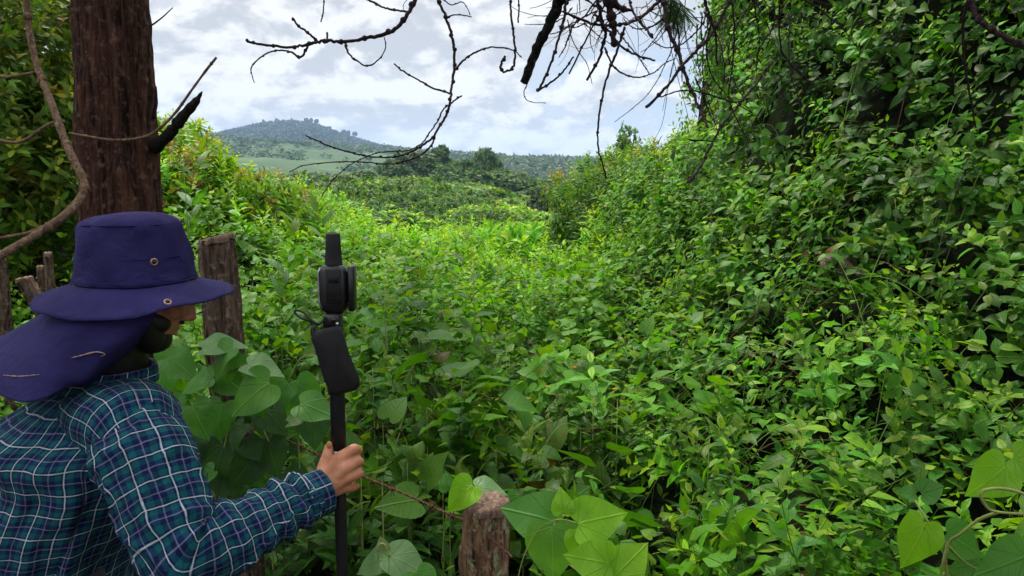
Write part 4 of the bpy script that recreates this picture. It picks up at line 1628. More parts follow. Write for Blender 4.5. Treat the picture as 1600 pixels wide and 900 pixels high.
# ------------------------------------------------------------------ single plants near the fence
def leaf_at(geo, px, py, d, size_px, ang, tilt=.3, roll=0.0, kind='heart', col=(.08, .18, .03), fold=.18, droop=.2, hi=None, petiole_to=None):
    """a leaf whose base sits at (px,py,d), tip pointing at image angle `ang` (deg, 0 right, 90 up); facing the camera, tilted up"""
    p = W(px, py, d)
    a = R(ang)
    dirv = np.array([math.cos(a), .35 * math.sin(a) * 1.0, math.sin(a)])
    nrm = np.array([roll, -1.0 + tilt * .6, tilt * 1.6])
    V, F, U = leaf_tpl(kind, 6, fold, droop, .18)
    # refine heart outlines
    s = size_px / FPX * d
    B = basis(dirv, nrm)
    b = random.uniform(.9, 1.1)
    geo.add((V * s) @ B.T + p, F, np.array(col) * b, U)
    return p


def subdivide_obj(o, lv=2):
    md = o.modifiers.new('s', 'SUBSURF')
    md.levels = md.render_levels = lv
    dg = bpy.context.evaluated_depsgraph_get()
    me = bpy.data.meshes.new_from_object(o.evaluated_get(dg))
    o.modifiers.clear()
    o.data = me


def big_plant(label, leaves, stems, group, name='heart_leaf_vine', cat='vine', stemw=3.0):
    """each leaf one child; stems one child"""
    d0 = leaves[0][2]
    b = W(leaves[0][0], leaves[0][1], d0)
    root = empty(name, (b[0], b[1], 0), label, cat, group)
    for L in leaves:
        g = Geo()
        leaf_at(g, *L[:5], **L[5])
        o = link('leaf', g, M['leaf_big'], root)
        subdivide_obj(o)
    if stems:
        g = Geo()
        for st in stems:
            pts = [W(*q) for q in st[0]]
            w = st[1] / 2 / FPX * st[0][0][2]
            tube(g, catmull(pts, 7), [w, w * .7], 7)
        link('stem', g, M['vinestem'], root)
    return root


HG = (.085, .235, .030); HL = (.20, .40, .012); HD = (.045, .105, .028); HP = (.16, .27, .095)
VGp = 'large leaved vines on the fence'
big_plant('vine with wide heart leaves between the blue sleeve and the dark brown post', [
    (318, 545, 1.95, 70, 10, dict(col=HP, tilt=.9)), (300, 635, 1.85, 62, -60, dict(col=HG, tilt=.4)),
    (330, 590, 1.95, 55, 200, dict(col=HG, tilt=.7)), (262, 560, 2.0, 60, -30, dict(col=HG, tilt=.6)),
    (388, 570, 1.9, 60, -10, dict(col=HP, tilt=.8)), (420, 600, 1.85, 80, 215, dict(col=HG, tilt=.5, roll=.2)),
    (470, 632, 1.85, 62, -15, dict(col=HG, tilt=.6)), (452, 660, 1.85, 40, 20, dict(col=HP, tilt=.9)),
], [([(318, 545, 1.95), (330, 600, 2.0), (340, 680, 2.0), (345, 800, 2.0)], 3), ([(388, 570, 1.9), (360, 580, 1.95), (330, 600, 2.0)], 4), ([(420, 600, 1.85), (425, 640, 1.9), (400, 720, 1.95)], 3),
    ([(470, 632, 1.85), (466, 680, 1.9), (470, 760, 1.9)], 3)], VGp)
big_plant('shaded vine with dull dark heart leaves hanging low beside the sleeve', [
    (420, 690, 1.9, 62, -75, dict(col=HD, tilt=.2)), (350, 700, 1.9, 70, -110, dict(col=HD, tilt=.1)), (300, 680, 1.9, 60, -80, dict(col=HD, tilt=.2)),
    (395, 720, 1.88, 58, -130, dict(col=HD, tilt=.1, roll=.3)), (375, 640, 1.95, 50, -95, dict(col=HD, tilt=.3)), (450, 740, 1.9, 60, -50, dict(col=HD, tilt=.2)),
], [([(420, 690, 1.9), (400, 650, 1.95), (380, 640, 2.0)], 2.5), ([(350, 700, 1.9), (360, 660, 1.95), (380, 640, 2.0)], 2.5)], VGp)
pr = random.Random(6)
extra = []
for i in range(26):
    px_, py_ = pr.uniform(235, 520), pr.uniform(530, 790)
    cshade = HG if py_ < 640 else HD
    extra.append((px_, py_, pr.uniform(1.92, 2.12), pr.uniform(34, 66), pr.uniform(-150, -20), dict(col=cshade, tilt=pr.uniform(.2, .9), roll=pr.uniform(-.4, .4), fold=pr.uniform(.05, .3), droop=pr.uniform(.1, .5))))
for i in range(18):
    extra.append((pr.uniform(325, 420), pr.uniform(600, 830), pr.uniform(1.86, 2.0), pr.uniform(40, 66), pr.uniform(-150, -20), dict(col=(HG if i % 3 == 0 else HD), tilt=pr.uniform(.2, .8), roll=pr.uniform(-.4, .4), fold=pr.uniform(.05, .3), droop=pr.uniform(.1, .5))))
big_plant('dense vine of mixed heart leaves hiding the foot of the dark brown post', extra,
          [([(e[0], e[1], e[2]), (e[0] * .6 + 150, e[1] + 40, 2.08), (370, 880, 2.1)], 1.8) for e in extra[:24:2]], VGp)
big_plant('vine with broad sunlit lime heart leaves right of the near fence post', [
    (905, 818, 1.12, 84, 12, dict(col=HL, tilt=.35, droop=.1)), (880, 800, 1.13, 40, 95, dict(col=HL, tilt=.3)),
    (865, 815, 1.25, 92, 165, dict(col=HG, tilt=.35, droop=.25)), (862, 825, 1.22, 92, -88, dict(col=(.13, .29, .03), tilt=.3)),
    (905, 830, 1.12, 62, -70, dict(col=HL, tilt=.35)),
    (950, 880, 1.0, 75, 170, dict(col=HL, tilt=.3)), (960, 900, 1.0, 80, 40, dict(col=HL, tilt=.3)), (930, 930, 1.0, 70, -60, dict(col=HL, tilt=.3)),
], [([(905, 818, 1.12), (870, 812, 1.15), (840, 830, 1.2), (815, 880, 1.2), (800, 960, 1.2)], 2.5), ([(865, 815, 1.25), (880, 870, 1.22), (910, 900, 1.2), (960, 960, 1.2)], 3)], VGp)
big_plant('vine leaf pair curling over the top of the near fence post', [
    (738, 760, 1.5, 58, -140, dict(col=HL, tilt=.3, roll=-.4, fold=.35)), (745, 762, 1.55, 52, -5, dict(col=HP, tilt=.9)),
    (790, 775, 1.6, 45, -70, dict(col=HG, tilt=.3)), (700, 765, 1.6, 30, 100, dict(col=HG, tilt=.3))],
    [([(738, 760, 1.5), (700, 800, 1.55), (690, 880, 1.55)], 2.5)], VGp)
big_plant('pale vine leaves at the bottom edge left of the near fence post', [
    (610, 870, 1.25, 75, -20, dict(col=HP, tilt=.8)), (605, 872, 1.25, 58, 200, dict(col=HP, tilt=.7)), (650, 895, 1.2, 60, -60, dict(col=HG, tilt=.5)), (600, 860, 1.25, 24, 110, dict(col=(.16, .2, .08), tilt=.3))],
    [([(610, 870, 1.25), (600, 850, 1.25), (590, 862, 1.25), (598, 940, 1.25)], 3)], VGp)
big_plant('big lime leaves on yellow curling stems in the bottom right corner', [
    (1570, 730, .95, 78, 215, dict(col=HL, tilt=.2, roll=-.1)), (1585, 715, .97, 70, -30, dict(col=HL, tilt=.3)),
    (1445, 818, .85, 84, -118, dict(col=HL, tilt=.2, roll=.15, fold=.05)), (1480, 835, .88, 70, -30, dict(col=HG, tilt=.2)),
    (1440, 770, 1.1, 44, 15, dict(col=HG, tilt=.3)), (1430, 772, 1.1, 30, 170, dict(col=HG, tilt=.4)),
    (1600, 870, .8, 85, 200, dict(col=HG, tilt=.3)), (1590, 880, .85, 60, -70, dict(col=HG, tilt=.3)), (1530, 880, .9, 50, 190, dict(col=HG, tilt=.3)), (1500, 870, .95, 34, 45, dict(col=HP, tilt=.8)),
], [([(1625, 785, .8), (1590, 768, .8), (1555, 763, .8), (1533, 770, .8), (1540, 790, .8), (1560, 800, .8), (1630, 805, .8)], 6),
    ([(1560, 800, .8), (1530, 812, .82), (1500, 835, .84), (1482, 850, .86), (1470, 900, .86), (1475, 960, .88)], 6),
    ([(1430, 782, .9), (1450, 815, .88), (1480, 850, .87), (1510, 880, .87), (1550, 900, .87)], 4),
    ([(1480, 850, .87), (1478, 890, .87), (1500, 940, .87)], 7)], VGp)

# single upright weeds standing out of the mass
wr = np.random.default_rng(4)
weed_protos = []
for kind, nodes, L, lf, an, colr, mname in (('elliptic', 8, .75, .115, 55, (.060, .145, .026), 'leaf'), ('ovate', 9, .70, .095, 62, (.075, .180, .024), 'leaf'),
                                     ('lance', 12, .85, .13, 42, (.085, .190, .026), 'leaf'), ('heart', 6, .60, .10, 75, (.070, .160, .026), 'leaf')):
    root = empty('leafy_weed', (0, 0, 0), 'x', 'weed')
    V, F, c_, U = sprig_tpl(wr, kind, nodes, L, lf, 2, an, nseg=5, curve=.08, petiole=.02, stemr=.0)
    g = Geo(); g.add(V, F, c_ * np.array(colr), U)
    link('foliage', g, M['leaf'], root)
    g = Geo(); tube(g, [(0, 0, -.6), (0, 0, 0), (0, 0, L * .5), (0.0, 0, L)], [.004, .004, .003, .0015], 5, (.05, .08, .02))
    link('stem', g, M['vinestem'], root)
    weed_protos.append(root)
wl = ['broad leaved upright weed standing above the tangle beyond the fence', 'small leaved upright weed standing above the tangle beyond the fence',
      'narrow leaved upright weed standing above the tangle beyond the fence', 'climbing weed with heart leaves standing above the tangle beyond the fence']
spots = [(740, 2, 3.2, 385, 0, 'dark green upright weed with long glossy leaves standing in front of the meadow, centre'),
         (655, 2, 3.4, 395, 3, 'upright heart leaved climber left of the glossy centre weed'),
         (600, 2, 3.0, 415, 1, 'bushy weed right of the top of the black surveying pole'),
         (430, 2, 3.6, 330, 2, 'tall thin weed with drooping tip above the fence line, left of the pole'),
         (515, 2, 4.5, 300, 2, 'tall thin stalk standing just above the antenna tip'),
         (285, 2, 4.2, 225, 2, 'tallest thin weed stalk just right of the broken branch stub')]
fu = [False] * 4


def put_weed(k, loc, rz, s, label, group):
    if not fu[k]:
        fu[k] = True
        p = weed_protos[k]
        p.location = loc; p.rotation_euler = (0, 0, rz); p.scale = (s, s, s)
        return tag(p, label, None, group)
    return dup(weed_protos[k], loc, rz, s, label, group)


WG = 'single weeds above the undergrowth'
HT = [.75, .70, .85, .60]
for (px, _, d, tpy, k, lab) in spots:
    p = W(px, tpy, d)
    s = wr.uniform(.85, 1.05)
    put_weed(k, (p[0], p[1], p[2] - HT[k] * s), wr.uniform(0, 6), s, lab, WG)
for i in range(260):
    d = 2.0 + 6.5 * wr.random() ** 1.2
    px = wr.uniform(300, 1150)
    x = (px - 800) / FPX * d
    z = float(veg(np.array(x), np.array(d))[0])
    k = int(wr.integers(0, 4)); s = wr.uniform(.5, .95)
    if z > 2.0: continue
    if px < 520:
        where = 'behind the dark brown post' if d < 4 else 'before the yellow tipped shrub'
    elif px < 720:
        where = 'just beyond the black pole' if d < 3.4 else ('above the antenna' if d < 6 else 'at the far left of the meadow')
    elif px < 900:
        where = 'behind the near fence post' if d < 3.2 else ('midway up the field' if d < 5.5 else 'where the meadow begins')
    else:
        where = 'at the foot of the vine covered tree' if d < 3.6 else ('on the leafy slope' if d < 5.5 else 'before the far shrubs')
    kn = ('broad leaved weed', 'small leaved weed', 'narrow leaved weed', 'heart leaved climbing weed')[k]
    sz = 'tall ' if s > .72 else 'short '
    put_weed(k, (x, d, z + wr.uniform(.02, .16) - HT[k] * s), wr.uniform(0, 6), s, sz + kn + ' ' + where, WG)

# small orange flowers
fp = None
for i, (px, py) in enumerate([(372, 395), (565, 372), (828, 600), (790, 612), (832, 655), (476, 345), (262, 418), (795, 662), (940, 610), (965, 600), (760, 652), (700, 470), (555, 345), (858, 520), (600, 360), (540, 392), (420, 470), (900, 560), (880, 590), (780, 480)]):
    d = 3.0 if py > 500 else 4.6
    x = (px - 800) / FPX * d
    z = float(veg(np.array(x), np.array(d))[0]) + .07
    if fp is None:
        fp = empty('orange_flower', (x, d, z), 'tiny orange flower head dotted among the weeds', 'flower', 'orange flowers among the weeds')
        g = Geo()
        for q in range(8):
            a = q * .785
            V, F, U = leaf_tpl('elliptic', 2, .1, .1)
            g.add((V * .011) @ basis((math.cos(a), math.sin(a), .5), (0, 0, 1)).T, F, (1, 1, 1), U)
        sphere(g, (0, 0, .003), (.005, .005, .005), n=8, m=6)
        link('head', g, M['flower'], fp, world=False)
        g = Geo(); tube(g, [(0, 0, 0), (0.004, 0, -.15)], .001, 4)
        link('stem', g, M['vinestem'], fp, world=False)
    else:
        dup(fp, (x, d, z), wr.uniform(0, 6), 1.0 if d < 4 else 1.1)


# ------------------------------------------------------------------ the surveying pole with its receiver
PD = 1.32
PL = lambda y, dx=0, dd=0: W(520 + (y - 365) * 15 / 535 + dx, y, PD + dd)
pole_top, pole_low = PL(500), PL(900)
axis = (PL(400) - PL(900)); axis /= np.linalg.norm(axis)
foot = PL(900) - axis * ((PL(900)[2] - 0.0) / axis[2])
sp_ = empty('surveying_pole', tuple(foot), 'black surveying pole with an antenna receiver on top, gripped by the person', 'survey pole')
U_ = PD / FPX
ax_z = axis
ax_x = np.array([1, 0, 0]) - ax_z * ax_z[0]; ax_x /= np.linalg.norm(ax_x)
ax_y = np.cross(ax_z, ax_x)
MB = np.stack([ax_x, ax_y, ax_z], 1)
g = Geo(); tube(g, [PL(488), PL(550), PL(620), PL(706)], 12 * U_, 24)
link('upper_tube', g, M['carbon'], sp_)
g = Geo(); tube(g, [PL(704), PL(800), PL(900), foot + axis * .05], 9.8 * U_, 24)
link('lower_tube', g, M['carbon'], sp_)
g = Geo(); tube(g, [foot + axis * .06, foot + axis * .04, foot], [.010, .008, .002], 16)
link('spike', g, M['silver'], sp_)
g = Geo(); tube(g, [PL(702), PL(707)], 12.6 * U_, 24)
link('lock_ring', g, M['silver'], sp_)
g = Geo(); tube(g, [PL(365), PL(366), PL(388), PL(412), PL(414)], np.array([10.5, 11.2, 12, 13.6, 14.5]) * U_, 32)
link('antenna', g, M['rubber'], sp_)
# receiver body: chamfered case
g = Geo()
def octo(w, dpt, ch): 
    x, y = w / 2, dpt / 2
    return [(x - ch, -y), (x, -y + ch), (x, y - ch), (x - ch, y), (-x + ch, y), (-x, y - ch), (-x, -y + ch), (-x + ch, -y)]
rings = []
for (yy, w, dp, ch) in ((413, .1, .1, .02), (413, 26, 22, 5), (415, 34, 28, 7), (424, 46, 34, 9), (470, 46, 34, 9), (482, 40, 30, 8), (488, 28, 22, 5), (488, .1, .1, .02)):
    cc = PL(yy, -1)
    rings.append(np.array([cc + ax_x * a * U_ + ax_y * b * U_ for a, b in octo(w, dp, ch)]))
g.add(np.concatenate(rings), grid_faces(len(rings), 8, True))
case = link('receiver_case', g, M['black'], sp_, smooth=False)
g = Geo()
tube(g, [PL(419, -21, -.012), PL(426, -24.5, -.012), PL(470, -24.5, -.012), PL(481, -20, -.012)], 1.6 * U_, 8)
link('edge_trim', g, M['silver'], sp_)
g = Geo()
box(g, PL(448, -1, -.0200), (24 * U_, .003, 54 * U_), MB, .0012)
box(g, PL(436, -1, -.0222), (16 * U_, .002, 12 * U_), MB, .0006)
for dx_ in (-5, 1, 7):
    tube(g, [PL(466, dx_ - 2, -.0225), PL(466, dx_ - 2, -.0205)], .0017, 8)
link('front_panel', g, M['rubber'], sp_, smooth=False)
g = Geo()
box(g, PL(450, 28), (9 * U_, .030, 72 * U_), MB, .002)
box(g, PL(424, 24), (8 * U_, .02, 5 * U_), MB, .001)
box(g, PL(474, 24), (8 * U_, .02, 5 * U_), MB, .001)
link('side_clip', g, M['black'], sp_, smooth=False)
g = Geo()
box(g, PL(500, -4, -.012), (26 * U_, .03, 22 * U_), MB, .003)
tube(g, [PL(500, -2, -.030), PL(500, -2, -.020)], .0055, 12)
link('bracket', g, M['black'], sp_, smooth=False)
g = Geo(); tube(g, [PL(506, 3, -.031), PL(506, 3, -.026)], .003, 10)
link('screw', g, M['silver'], sp_)
# controller hanging at a slant in front of the pole
A0, B0, C0, D0 = W(486, 524, PD - .03), W(531, 509, PD - .03), W(562, 604, PD - .03), W(513, 614, PD - .03)
outl = [(488, 520), (500, 515), (515, 511), (528, 509), (534, 512), (540, 532), (546, 553), (556, 576), (562, 592), (562, 603), (556, 610), (540, 614), (525, 618), (513, 617), (511, 605), (505, 590), (499, 570), (493, 548), (486, 530)]
g = Geo()
cxp = np.mean([o_[0] for o_ in outl]); cyp = np.mean([o_[1] for o_ in outl])
rings = []
for f, dd in ((.01, -.024), (.86, -.024), (.96, -.021), (1.0, -.014), (1.0, .004), (.96, .011), (.01, .012)):
    rings.append(np.array([W(cxp + (q[0] - cxp) * f, cyp + (q[1] - cyp) * f, PD - .022 + dd) for q in outl]))
g.add(np.concatenate(rings), grid_faces(len(rings), len(outl), True))
ctl = link('controller_case', g, M['rubber'], sp_)
g = Geo(); tube(g, catmull([W(491, 524, PD - .035), W(489, 516, PD - .035), W(490, 510, PD - .035)], 4), [5 * U_, 4.2 * U_, 3.4 * U_], 12)
link('plug', g, M['black'], sp_)
g = Geo()
tube(g, catmull([W(490, 511, PD - .03), W(484, 502, PD - .03), W(470, 497, PD - .03), W(461, 489, PD - .02), W(463, 485, PD - .02), W(474, 488, PD - .03), W(487, 501, PD - .04), W(498, 506, PD - .04), W(507, 498, PD - .03), W(511, 487, PD - .01)], 10), 1.8 * U_, 8)
link('cable', g, M['rubber'], sp_)


# ------------------------------------------------------------------ the person
YAW = R(33)
fw = np.array([math.cos(YAW), math.sin(YAW), 0]); rt = np.array([math.sin(YAW), -math.cos(YAW), 0]); UPV = np.array([0, 0, 1.0])
HC = W(214, 438, 1.35)                                      # head centre
PI_ = R(24)
hf = fw * math.cos(PI_) - UPV * math.sin(PI_)
hu = fw * math.sin(PI_) + UPV * math.cos(PI_)
HM = np.stack([hf, -rt, hu], 1)


def H(a, b, c_):
    """head space: forward, right, up"""
    return HC + hf * a + rt * b + hu * c_


feet = np.array([-.93, 1.32, 0.0])
person = empty('person', tuple(feet), 'person in navy sun hat with neck flap and plaid shirt, holding the black pole', 'person')
neck = W(160, 610, 1.33)
sh_r = W(212, 668, 1.20)
el_r = W(284, 868, 1.10)
wr_r = W(500, 770, 1.275)
chest = W(112, 738, 1.345)
pelv = np.array([-.90, 1.33, .93])
sh_l = neck - rt * .19 + fw * .04 - UPV * .09

bg = Geo()
# head
sphere(bg, H(-.008, 0, .018), (.088, .074, .080), HM)
sphere(bg, H(.035, 0, -.040), (.062, .058, .075), HM)
sphere(bg, H(.050, 0, -.088), (.040, .042, .030), HM)        # chin
capsule(bg, H(.086, 0, .012), .010, H(.106, 0, -.030), .013)   # nose
sphere(bg, H(.108, 0, -.034), (.014, .013, .010), HM)
for s in (-1, 1):
    sphere(bg, H(.100, .010 * s, -.038), (.010, .009, .008), HM, 10, 8)
    sphere(bg, H(.084, .032 * s, .018), (.014, .024, .009), HM)  # brow
    sphere(bg, H(.066, .040 * s, -.028), (.024, .020, .020), HM)  # cheek
    sphere(bg, H(-.005, .078 * s, -.012), (.018, .007, .030), HM)  # ear
    capsule(bg, H(-.018, .066 * s, -.04), .022, H(.045, .034 * s, -.088), .024)
sphere(bg, H(.090, 0, -.060), (.012, .022, .006), HM)          # lips
sphere(bg, H(.087, 0, -.071), (.012, .020, .007), HM)
# neck and trunk
capsule(bg, H(-.03, 0, -.06), .058, neck, .062, 18)
capsule(bg, neck, .060, chest, .11, 18)
for s in (-1, 1):
    capsule(bg, chest + rt * .07 * s, .10, pelv + rt * .06 * s, .105, 18)
capsule(bg, neck, .045, sh_r, .030); capsule(bg, neck, .045, sh_l, .030)
# right arm
capsule(bg, sh_r, .040, el_r, .038); capsule(bg, el_r, .041, wr_r, .026)
# left arm bent in front
el_l = sh_l + fw * .05 - UPV * .27
wr_l = el_l + fw * .05 - UPV * .24
capsule(bg, sh_l, .052, el_l, .040); capsule(bg, el_l, .041, wr_l, .026)
# legs and feet
for s in (-1, 1):
    hip = pelv + rt * .09 * s - UPV * .02
    knee = np.array([hip[0] + .04, hip[1] + .02 * s, .48]); ank = np.array([hip[0] - .01, hip[1] + .02 * s, .09])
    capsule(bg, hip, .085, knee, .055); capsule(bg, knee, .055, ank, .036)
    capsule(bg, ank - UPV * .04, .036, ank + fw * .14 - UPV * .055, .030)


def chain(pts, rs):
    for i in range(len(pts) - 1):
        capsule(bg, pts[i], rs[i], pts[i + 1], rs[i + 1], 12)


# right hand round the pole: knuckles in front, fingers over the right side, thumb up the left
HD_ = PD - 1.32
mc = [W(529, 717, 1.290), W(538, 731, 1.284), W(541, 746, 1.286), W(537, 761, 1.292)]
pip = [W(553, 702, 1.304), W(557, 721, 1.302), W(559, 740, 1.304), W(551, 761, 1.308)]
dip = [W(560, 703, 1.332), W(562, 722, 1.334), W(562, 740, 1.334), W(556, 760, 1.334)]
tipf = [W(545, 707, 1.352), W(544, 726, 1.354), W(544, 743, 1.354), W(542, 761, 1.350)]
rr_ = [(.0125, .0108, .0092, .0080), (.0125, .0110, .0094, .0080), (.0122, .0104, .0090, .0078), (.0118, .0094, .0082, .0070)]
for i in range(4):
    base_ = wr_r + (mc[i] - wr_r) * .35
    capsule(bg, base_, .016, mc[i], rr_[i][0], 12)
    chain([mc[i], pip[i], dip[i], tipf[i]], rr_[i])
capsule(bg, wr_r, .025, W(522, 752, 1.283), .020)
capsule(bg, wr_r, .024, W(510, 738, 1.290), .016)
capsule(bg, W(508, 756, 1.284), .019, W(531, 757, 1.290), .015)
chain([W(503, 755, 1.282), W(507, 729, 1.296), W(512, 712, 1.303), W(514, 699, 1.310)], (.0175, .0130, .0112, .0088))
# left hand, relaxed
for i in range(4):
    b_ = wr_l + fw * .085 + UPV * (.024 - .016 * i)
    capsule(bg, wr_l, .02, b_, .012)
    L = (.075, .083, .077, .06)[i]
    k1 = b_ + fw * L * .5 + rt * .006; k2 = k1 + fw * L * .25 + rt * .018; k3 = k2 + fw * L * .08 + rt * .02
    chain([b_, k1, k2, k3], (.0105, .0095, .0085, .0075))
chain([wr_l + UPV * .01, wr_l + fw * .04 + UPV * .035 + rt * .01, wr_l + fw * .07 + UPV * .045 + rt * .02, wr_l + fw * .09 + UPV * .045 + rt * .025], (.016, .012, .011, .009))
body = link('body', bg, M['skin'], person)
md = body.modifiers.new('r', 'REMESH'); md.mode = 'VOXEL'; md.voxel_size = .0027
md2 = body.modifiers.new('s', 'SMOOTH'); md2.factor = .5; md2.iterations = 5
dg = bpy.context.evaluated_depsgraph_get()
me = bpy.data.meshes.new_from_object(body.evaluated_get(dg))
me.polygons.foreach_set('use_smooth', np.ones(len(me.polygons), bool))
body.modifiers.clear(); body.data = me
if not me.materials:
    me.materials.append(M['skin'])
for s in (-1, 1):
    g = Geo(); sphere(g, H(.080, .030 * s, -.002), (.012, .012, .012), HM)
    link('eye', g, M['eye'], person)
g = Geo(); sphere(g, W(514.5, 695, 1.302), (.0055, .003, .007), n=12, m=8)
link('thumb_nail', g, M['skin'], person)
# hair under the hat and beard; some pieces stand in for shadow
g = Geo()
sphere(g, H(-.014, 0, .014), (.086, .078, .080), HM, 28, 18)
sphere(g, H(-.035, 0, -.03), (.058, .066, .060), HM, 24, 14)
capsule(g, H(-.035, 0, -.06), .062, neck + (HC - neck) * .22, .066, 20)  # added over the nape so the neck reads as shadowed
link('hair_and_shade', g, M['hair_and_shade'], person)
g = Geo()
sphere(g, H(.052, 0, -.090), (.044, .046, .033), HM, 24, 14)
for s in (-1, 1):
    capsule(g, H(.0, .066 * s, -.045), .019, H(.050, .034 * s, -.088), .027)
sphere(g, H(.094, 0, -.049), (.010, .024, .005), HM)
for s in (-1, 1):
    sphere(g, H(.040, .042 * s, -.058), (.036, .020, .022), HM, 20, 12)  # beard carried up the cheeks, standing in for shadow on the face
    capsule(g, H(.02, .036 * s, -.085), .030, H(-.02, .034 * s, -.105), .034)  # beard carried down the neck, partly standing in for shadow
beard_and_shade = link('beard_and_shade', g, M['hair_and_shade'], person)


# clothes as lofts -------------------------------------------------
def loft(rings, n, wrinkle=None, closed=True, uoff=0.0, voff=0.0, sup=2.0):
    """rings: (centre, axis a, axis b); a and b are full vectors. returns Geo with metric uv"""
    Cc = np.array([r_[0] for r_ in rings]); Aa = np.array([r_[1] for r_ in rings]); Bb = np.array([r_[2] for r_ in rings])
    def up_(X, k):
        t0 = np.linspace(0, 1, len(X)); 
        pts = catmull([tuple(q) for q in X], k)
        return np.array([list(p) for p in pts])
    Cc, Aa, Bb = up_(Cc, 12), up_(Aa, 12), up_(Bb, 12)
    m = len(Cc)
    th = np.linspace(0, 2 * np.pi, n + 1)
    ct, st = np.cos(th), np.sin(th)
    ce = np.sign(ct) * np.abs(ct) ** (2 / sup); se = np.sign(st) * np.abs(st) ** (2 / sup)
    V = Cc[:, None] + ce[None, :, None] * Aa[:, None] + se[None, :, None] * Bb[:, None]
    s = np.concatenate([[0], np.cumsum(np.linalg.norm(np.diff(Cc, axis=0), axis=1))])
    rm = (np.linalg.norm(Aa, axis=1) + np.linalg.norm(Bb, axis=1)).mean() / 2
    Uu = np.broadcast_to(th[None] * rm + uoff, (m, n + 1)); Vv = np.broadcast_to(s[:, None] + voff, (m, n + 1))
    Nn_ = (V - Cc[:, None]); Nn_ /= np.linalg.norm(Nn_, axis=-1)[..., None] + 1e-9
    if wrinkle is not None:
        w = wrinkle(np.broadcast_to(th[None], (m, n + 1)), Vv)
        w[:, -1] = w[:, 0]
        V = V + Nn_ * w[..., None]
    g = Geo()
    g.add(V.reshape(-1, 3), grid_faces(m, n + 1), (1, 1, 1), np.stack([Uu, Vv], -1).reshape(-1, 2))
    return g


def solid(o, t=.0015):
    md = o.modifiers.new('thick', 'SOLIDIFY'); md.thickness = t; md.offset = 1
    return o


# torso
lean = (neck - chest); lean /= np.linalg.norm(lean)
shax = rt * .165
ct_ = [(pelv - UPV * .12, rt * .195, fw * .145), (pelv, rt * .19, fw * .14), (pelv + (chest - pelv) * .35, rt * .19, fw * .135), (pelv + (chest - pelv) * .75, rt * .205, fw * .142),
       (chest + (neck - chest) * .15, rt * .212, fw * .142), (chest + (neck - chest) * .5 - fw * .015, rt * .200, fw * .155), (chest + (neck - chest) * .74, rt * .168, fw * .135),
       (chest + (neck - chest) * .93, rt * .115, fw * .100), (neck + lean * .018, rt * .068, fw * .066), (neck + lean * .035, rt * .062, fw * .062)]
def wk_t(th, v):
    x = np.cos(th) ; y_ = np.sin(th)
    fade = 1 - ss(.42, .56, v)
    w = .015 * fbm(th * 1.9 + v * 3, v * 9 - th * 1.6, 3.1, 3) + .014 * np.abs(vn(th * 2.2 + v * 4.0, v * 2.5 + 2, 8.)) 
    w = w + .005 * vn(th * 5 - v * 9, v * 6, 12.)
    rid = 1 - np.abs(vn(th * 1.3 + v * 5.5, v * 1.6 - th * .5, 31.))
    w = w + .020 * (rid ** 4 - .3)
    return w * (.45 + .55 * fade)
tg_ = loft(ct_, 140, wk_t, sup=2.15)
shirt = solid(link('shirt', tg_, M['plaid'], person))
# right sleeve
def sleeve(sh, el, wrp, R0, body_in, name, wk):
    a = np.array(el) - sh; a /= np.linalg.norm(a)
    b = np.array(wrp) - el; b /= np.linalg.norm(b)
    hinge = np.cross(a, b); hinge /= np.linalg.norm(hinge)
    mid = (a + b); mid /= np.linalg.norm(mid)
    def ax(t): 
        p = np.cross(hinge, t); return p / np.linalg.norm(p)
    rings = [(sh + body_in * .9 - a * .01, ax(a) * R0 * .70, hinge * R0 * .80), (sh + body_in * .45 + a * .005, ax(a) * R0 * .98, hinge * R0 * 1.04), (sh + a * .05, ax(a) * R0 * 1.06, hinge * R0 * 1.06), (sh + (el - sh) * .5, ax(a) * R0 * .98, hinge * R0 * .95),
             (sh + (el - sh) * .85, ax(a) * R0 * .90, hinge * R0 * .86), (el + mid * .008, ax(mid) * R0 * .86, hinge * R0 * .80), (el + (wrp - el) * .18, ax(b) * R0 * .80, hinge * R0 * .76),
             (el + (wrp - el) * .5, ax(b) * R0 * .70, hinge * R0 * .66), (el + (wrp - el) * .80, ax(b) * R0 * .60, hinge * R0 * .58), (el + (wrp - el) * .93, ax(b) * R0 * .50, hinge * R0 * .50)]
    g = loft(rings, 84, wk, uoff=.013)
    o = solid(link(name, g, M['plaid'], person))
    # cuff
    cr = [(el + (wrp - el) * .86, ax(b) * R0 * .50, hinge * R0 * .50), (el + (wrp - el) * .875, ax(b) * R0 * .545, hinge * R0 * .545), (el + (wrp - el) * .95, ax(b) * R0 * .53, hinge * R0 * .53), (el + (wrp - el) * 1.035, ax(b) * R0 * .52, hinge * R0 * .52)]
    g = loft(cr, 60, lambda th, v: .0012 * vn(th * 3, v * 40, 2.), voff=.01)
    c_ = solid(link('cuff', g, M['plaid'], person), .0025)
    return o
def wk_s(th, v):
    f = np.exp(-((v - .33) / .09) ** 2)
    f2 = np.exp(-((v - .52) / .10) ** 2)
    w = .0085 * fbm(th * 1.6 + v * 6, v * 14, 5.5, 3)
    w = w + f * .0085 * np.sin(v * 150 + 2.2 * np.sin(th * 1.0)) * (.5 + .5 * np.cos(th - .5)) + f2 * .0070 * np.sin(v * 170 + 2.5 * np.sin(th + 1))
    rid = 1 - np.abs(vn(th * 1.1 + v * 9, v * 11 - th * .8, 37.))
    w = w + .008 * (rid ** 4 - .3)
    w = w + .0075 * np.exp(-(v / .1) ** 2) * vn(th * 4, v * 6, 3.)
    return w
sleeve(sh_r, el_r, wr_r, .073, (neck - sh_r) * .42 - UPV * .02, 'sleeve', wk_s)
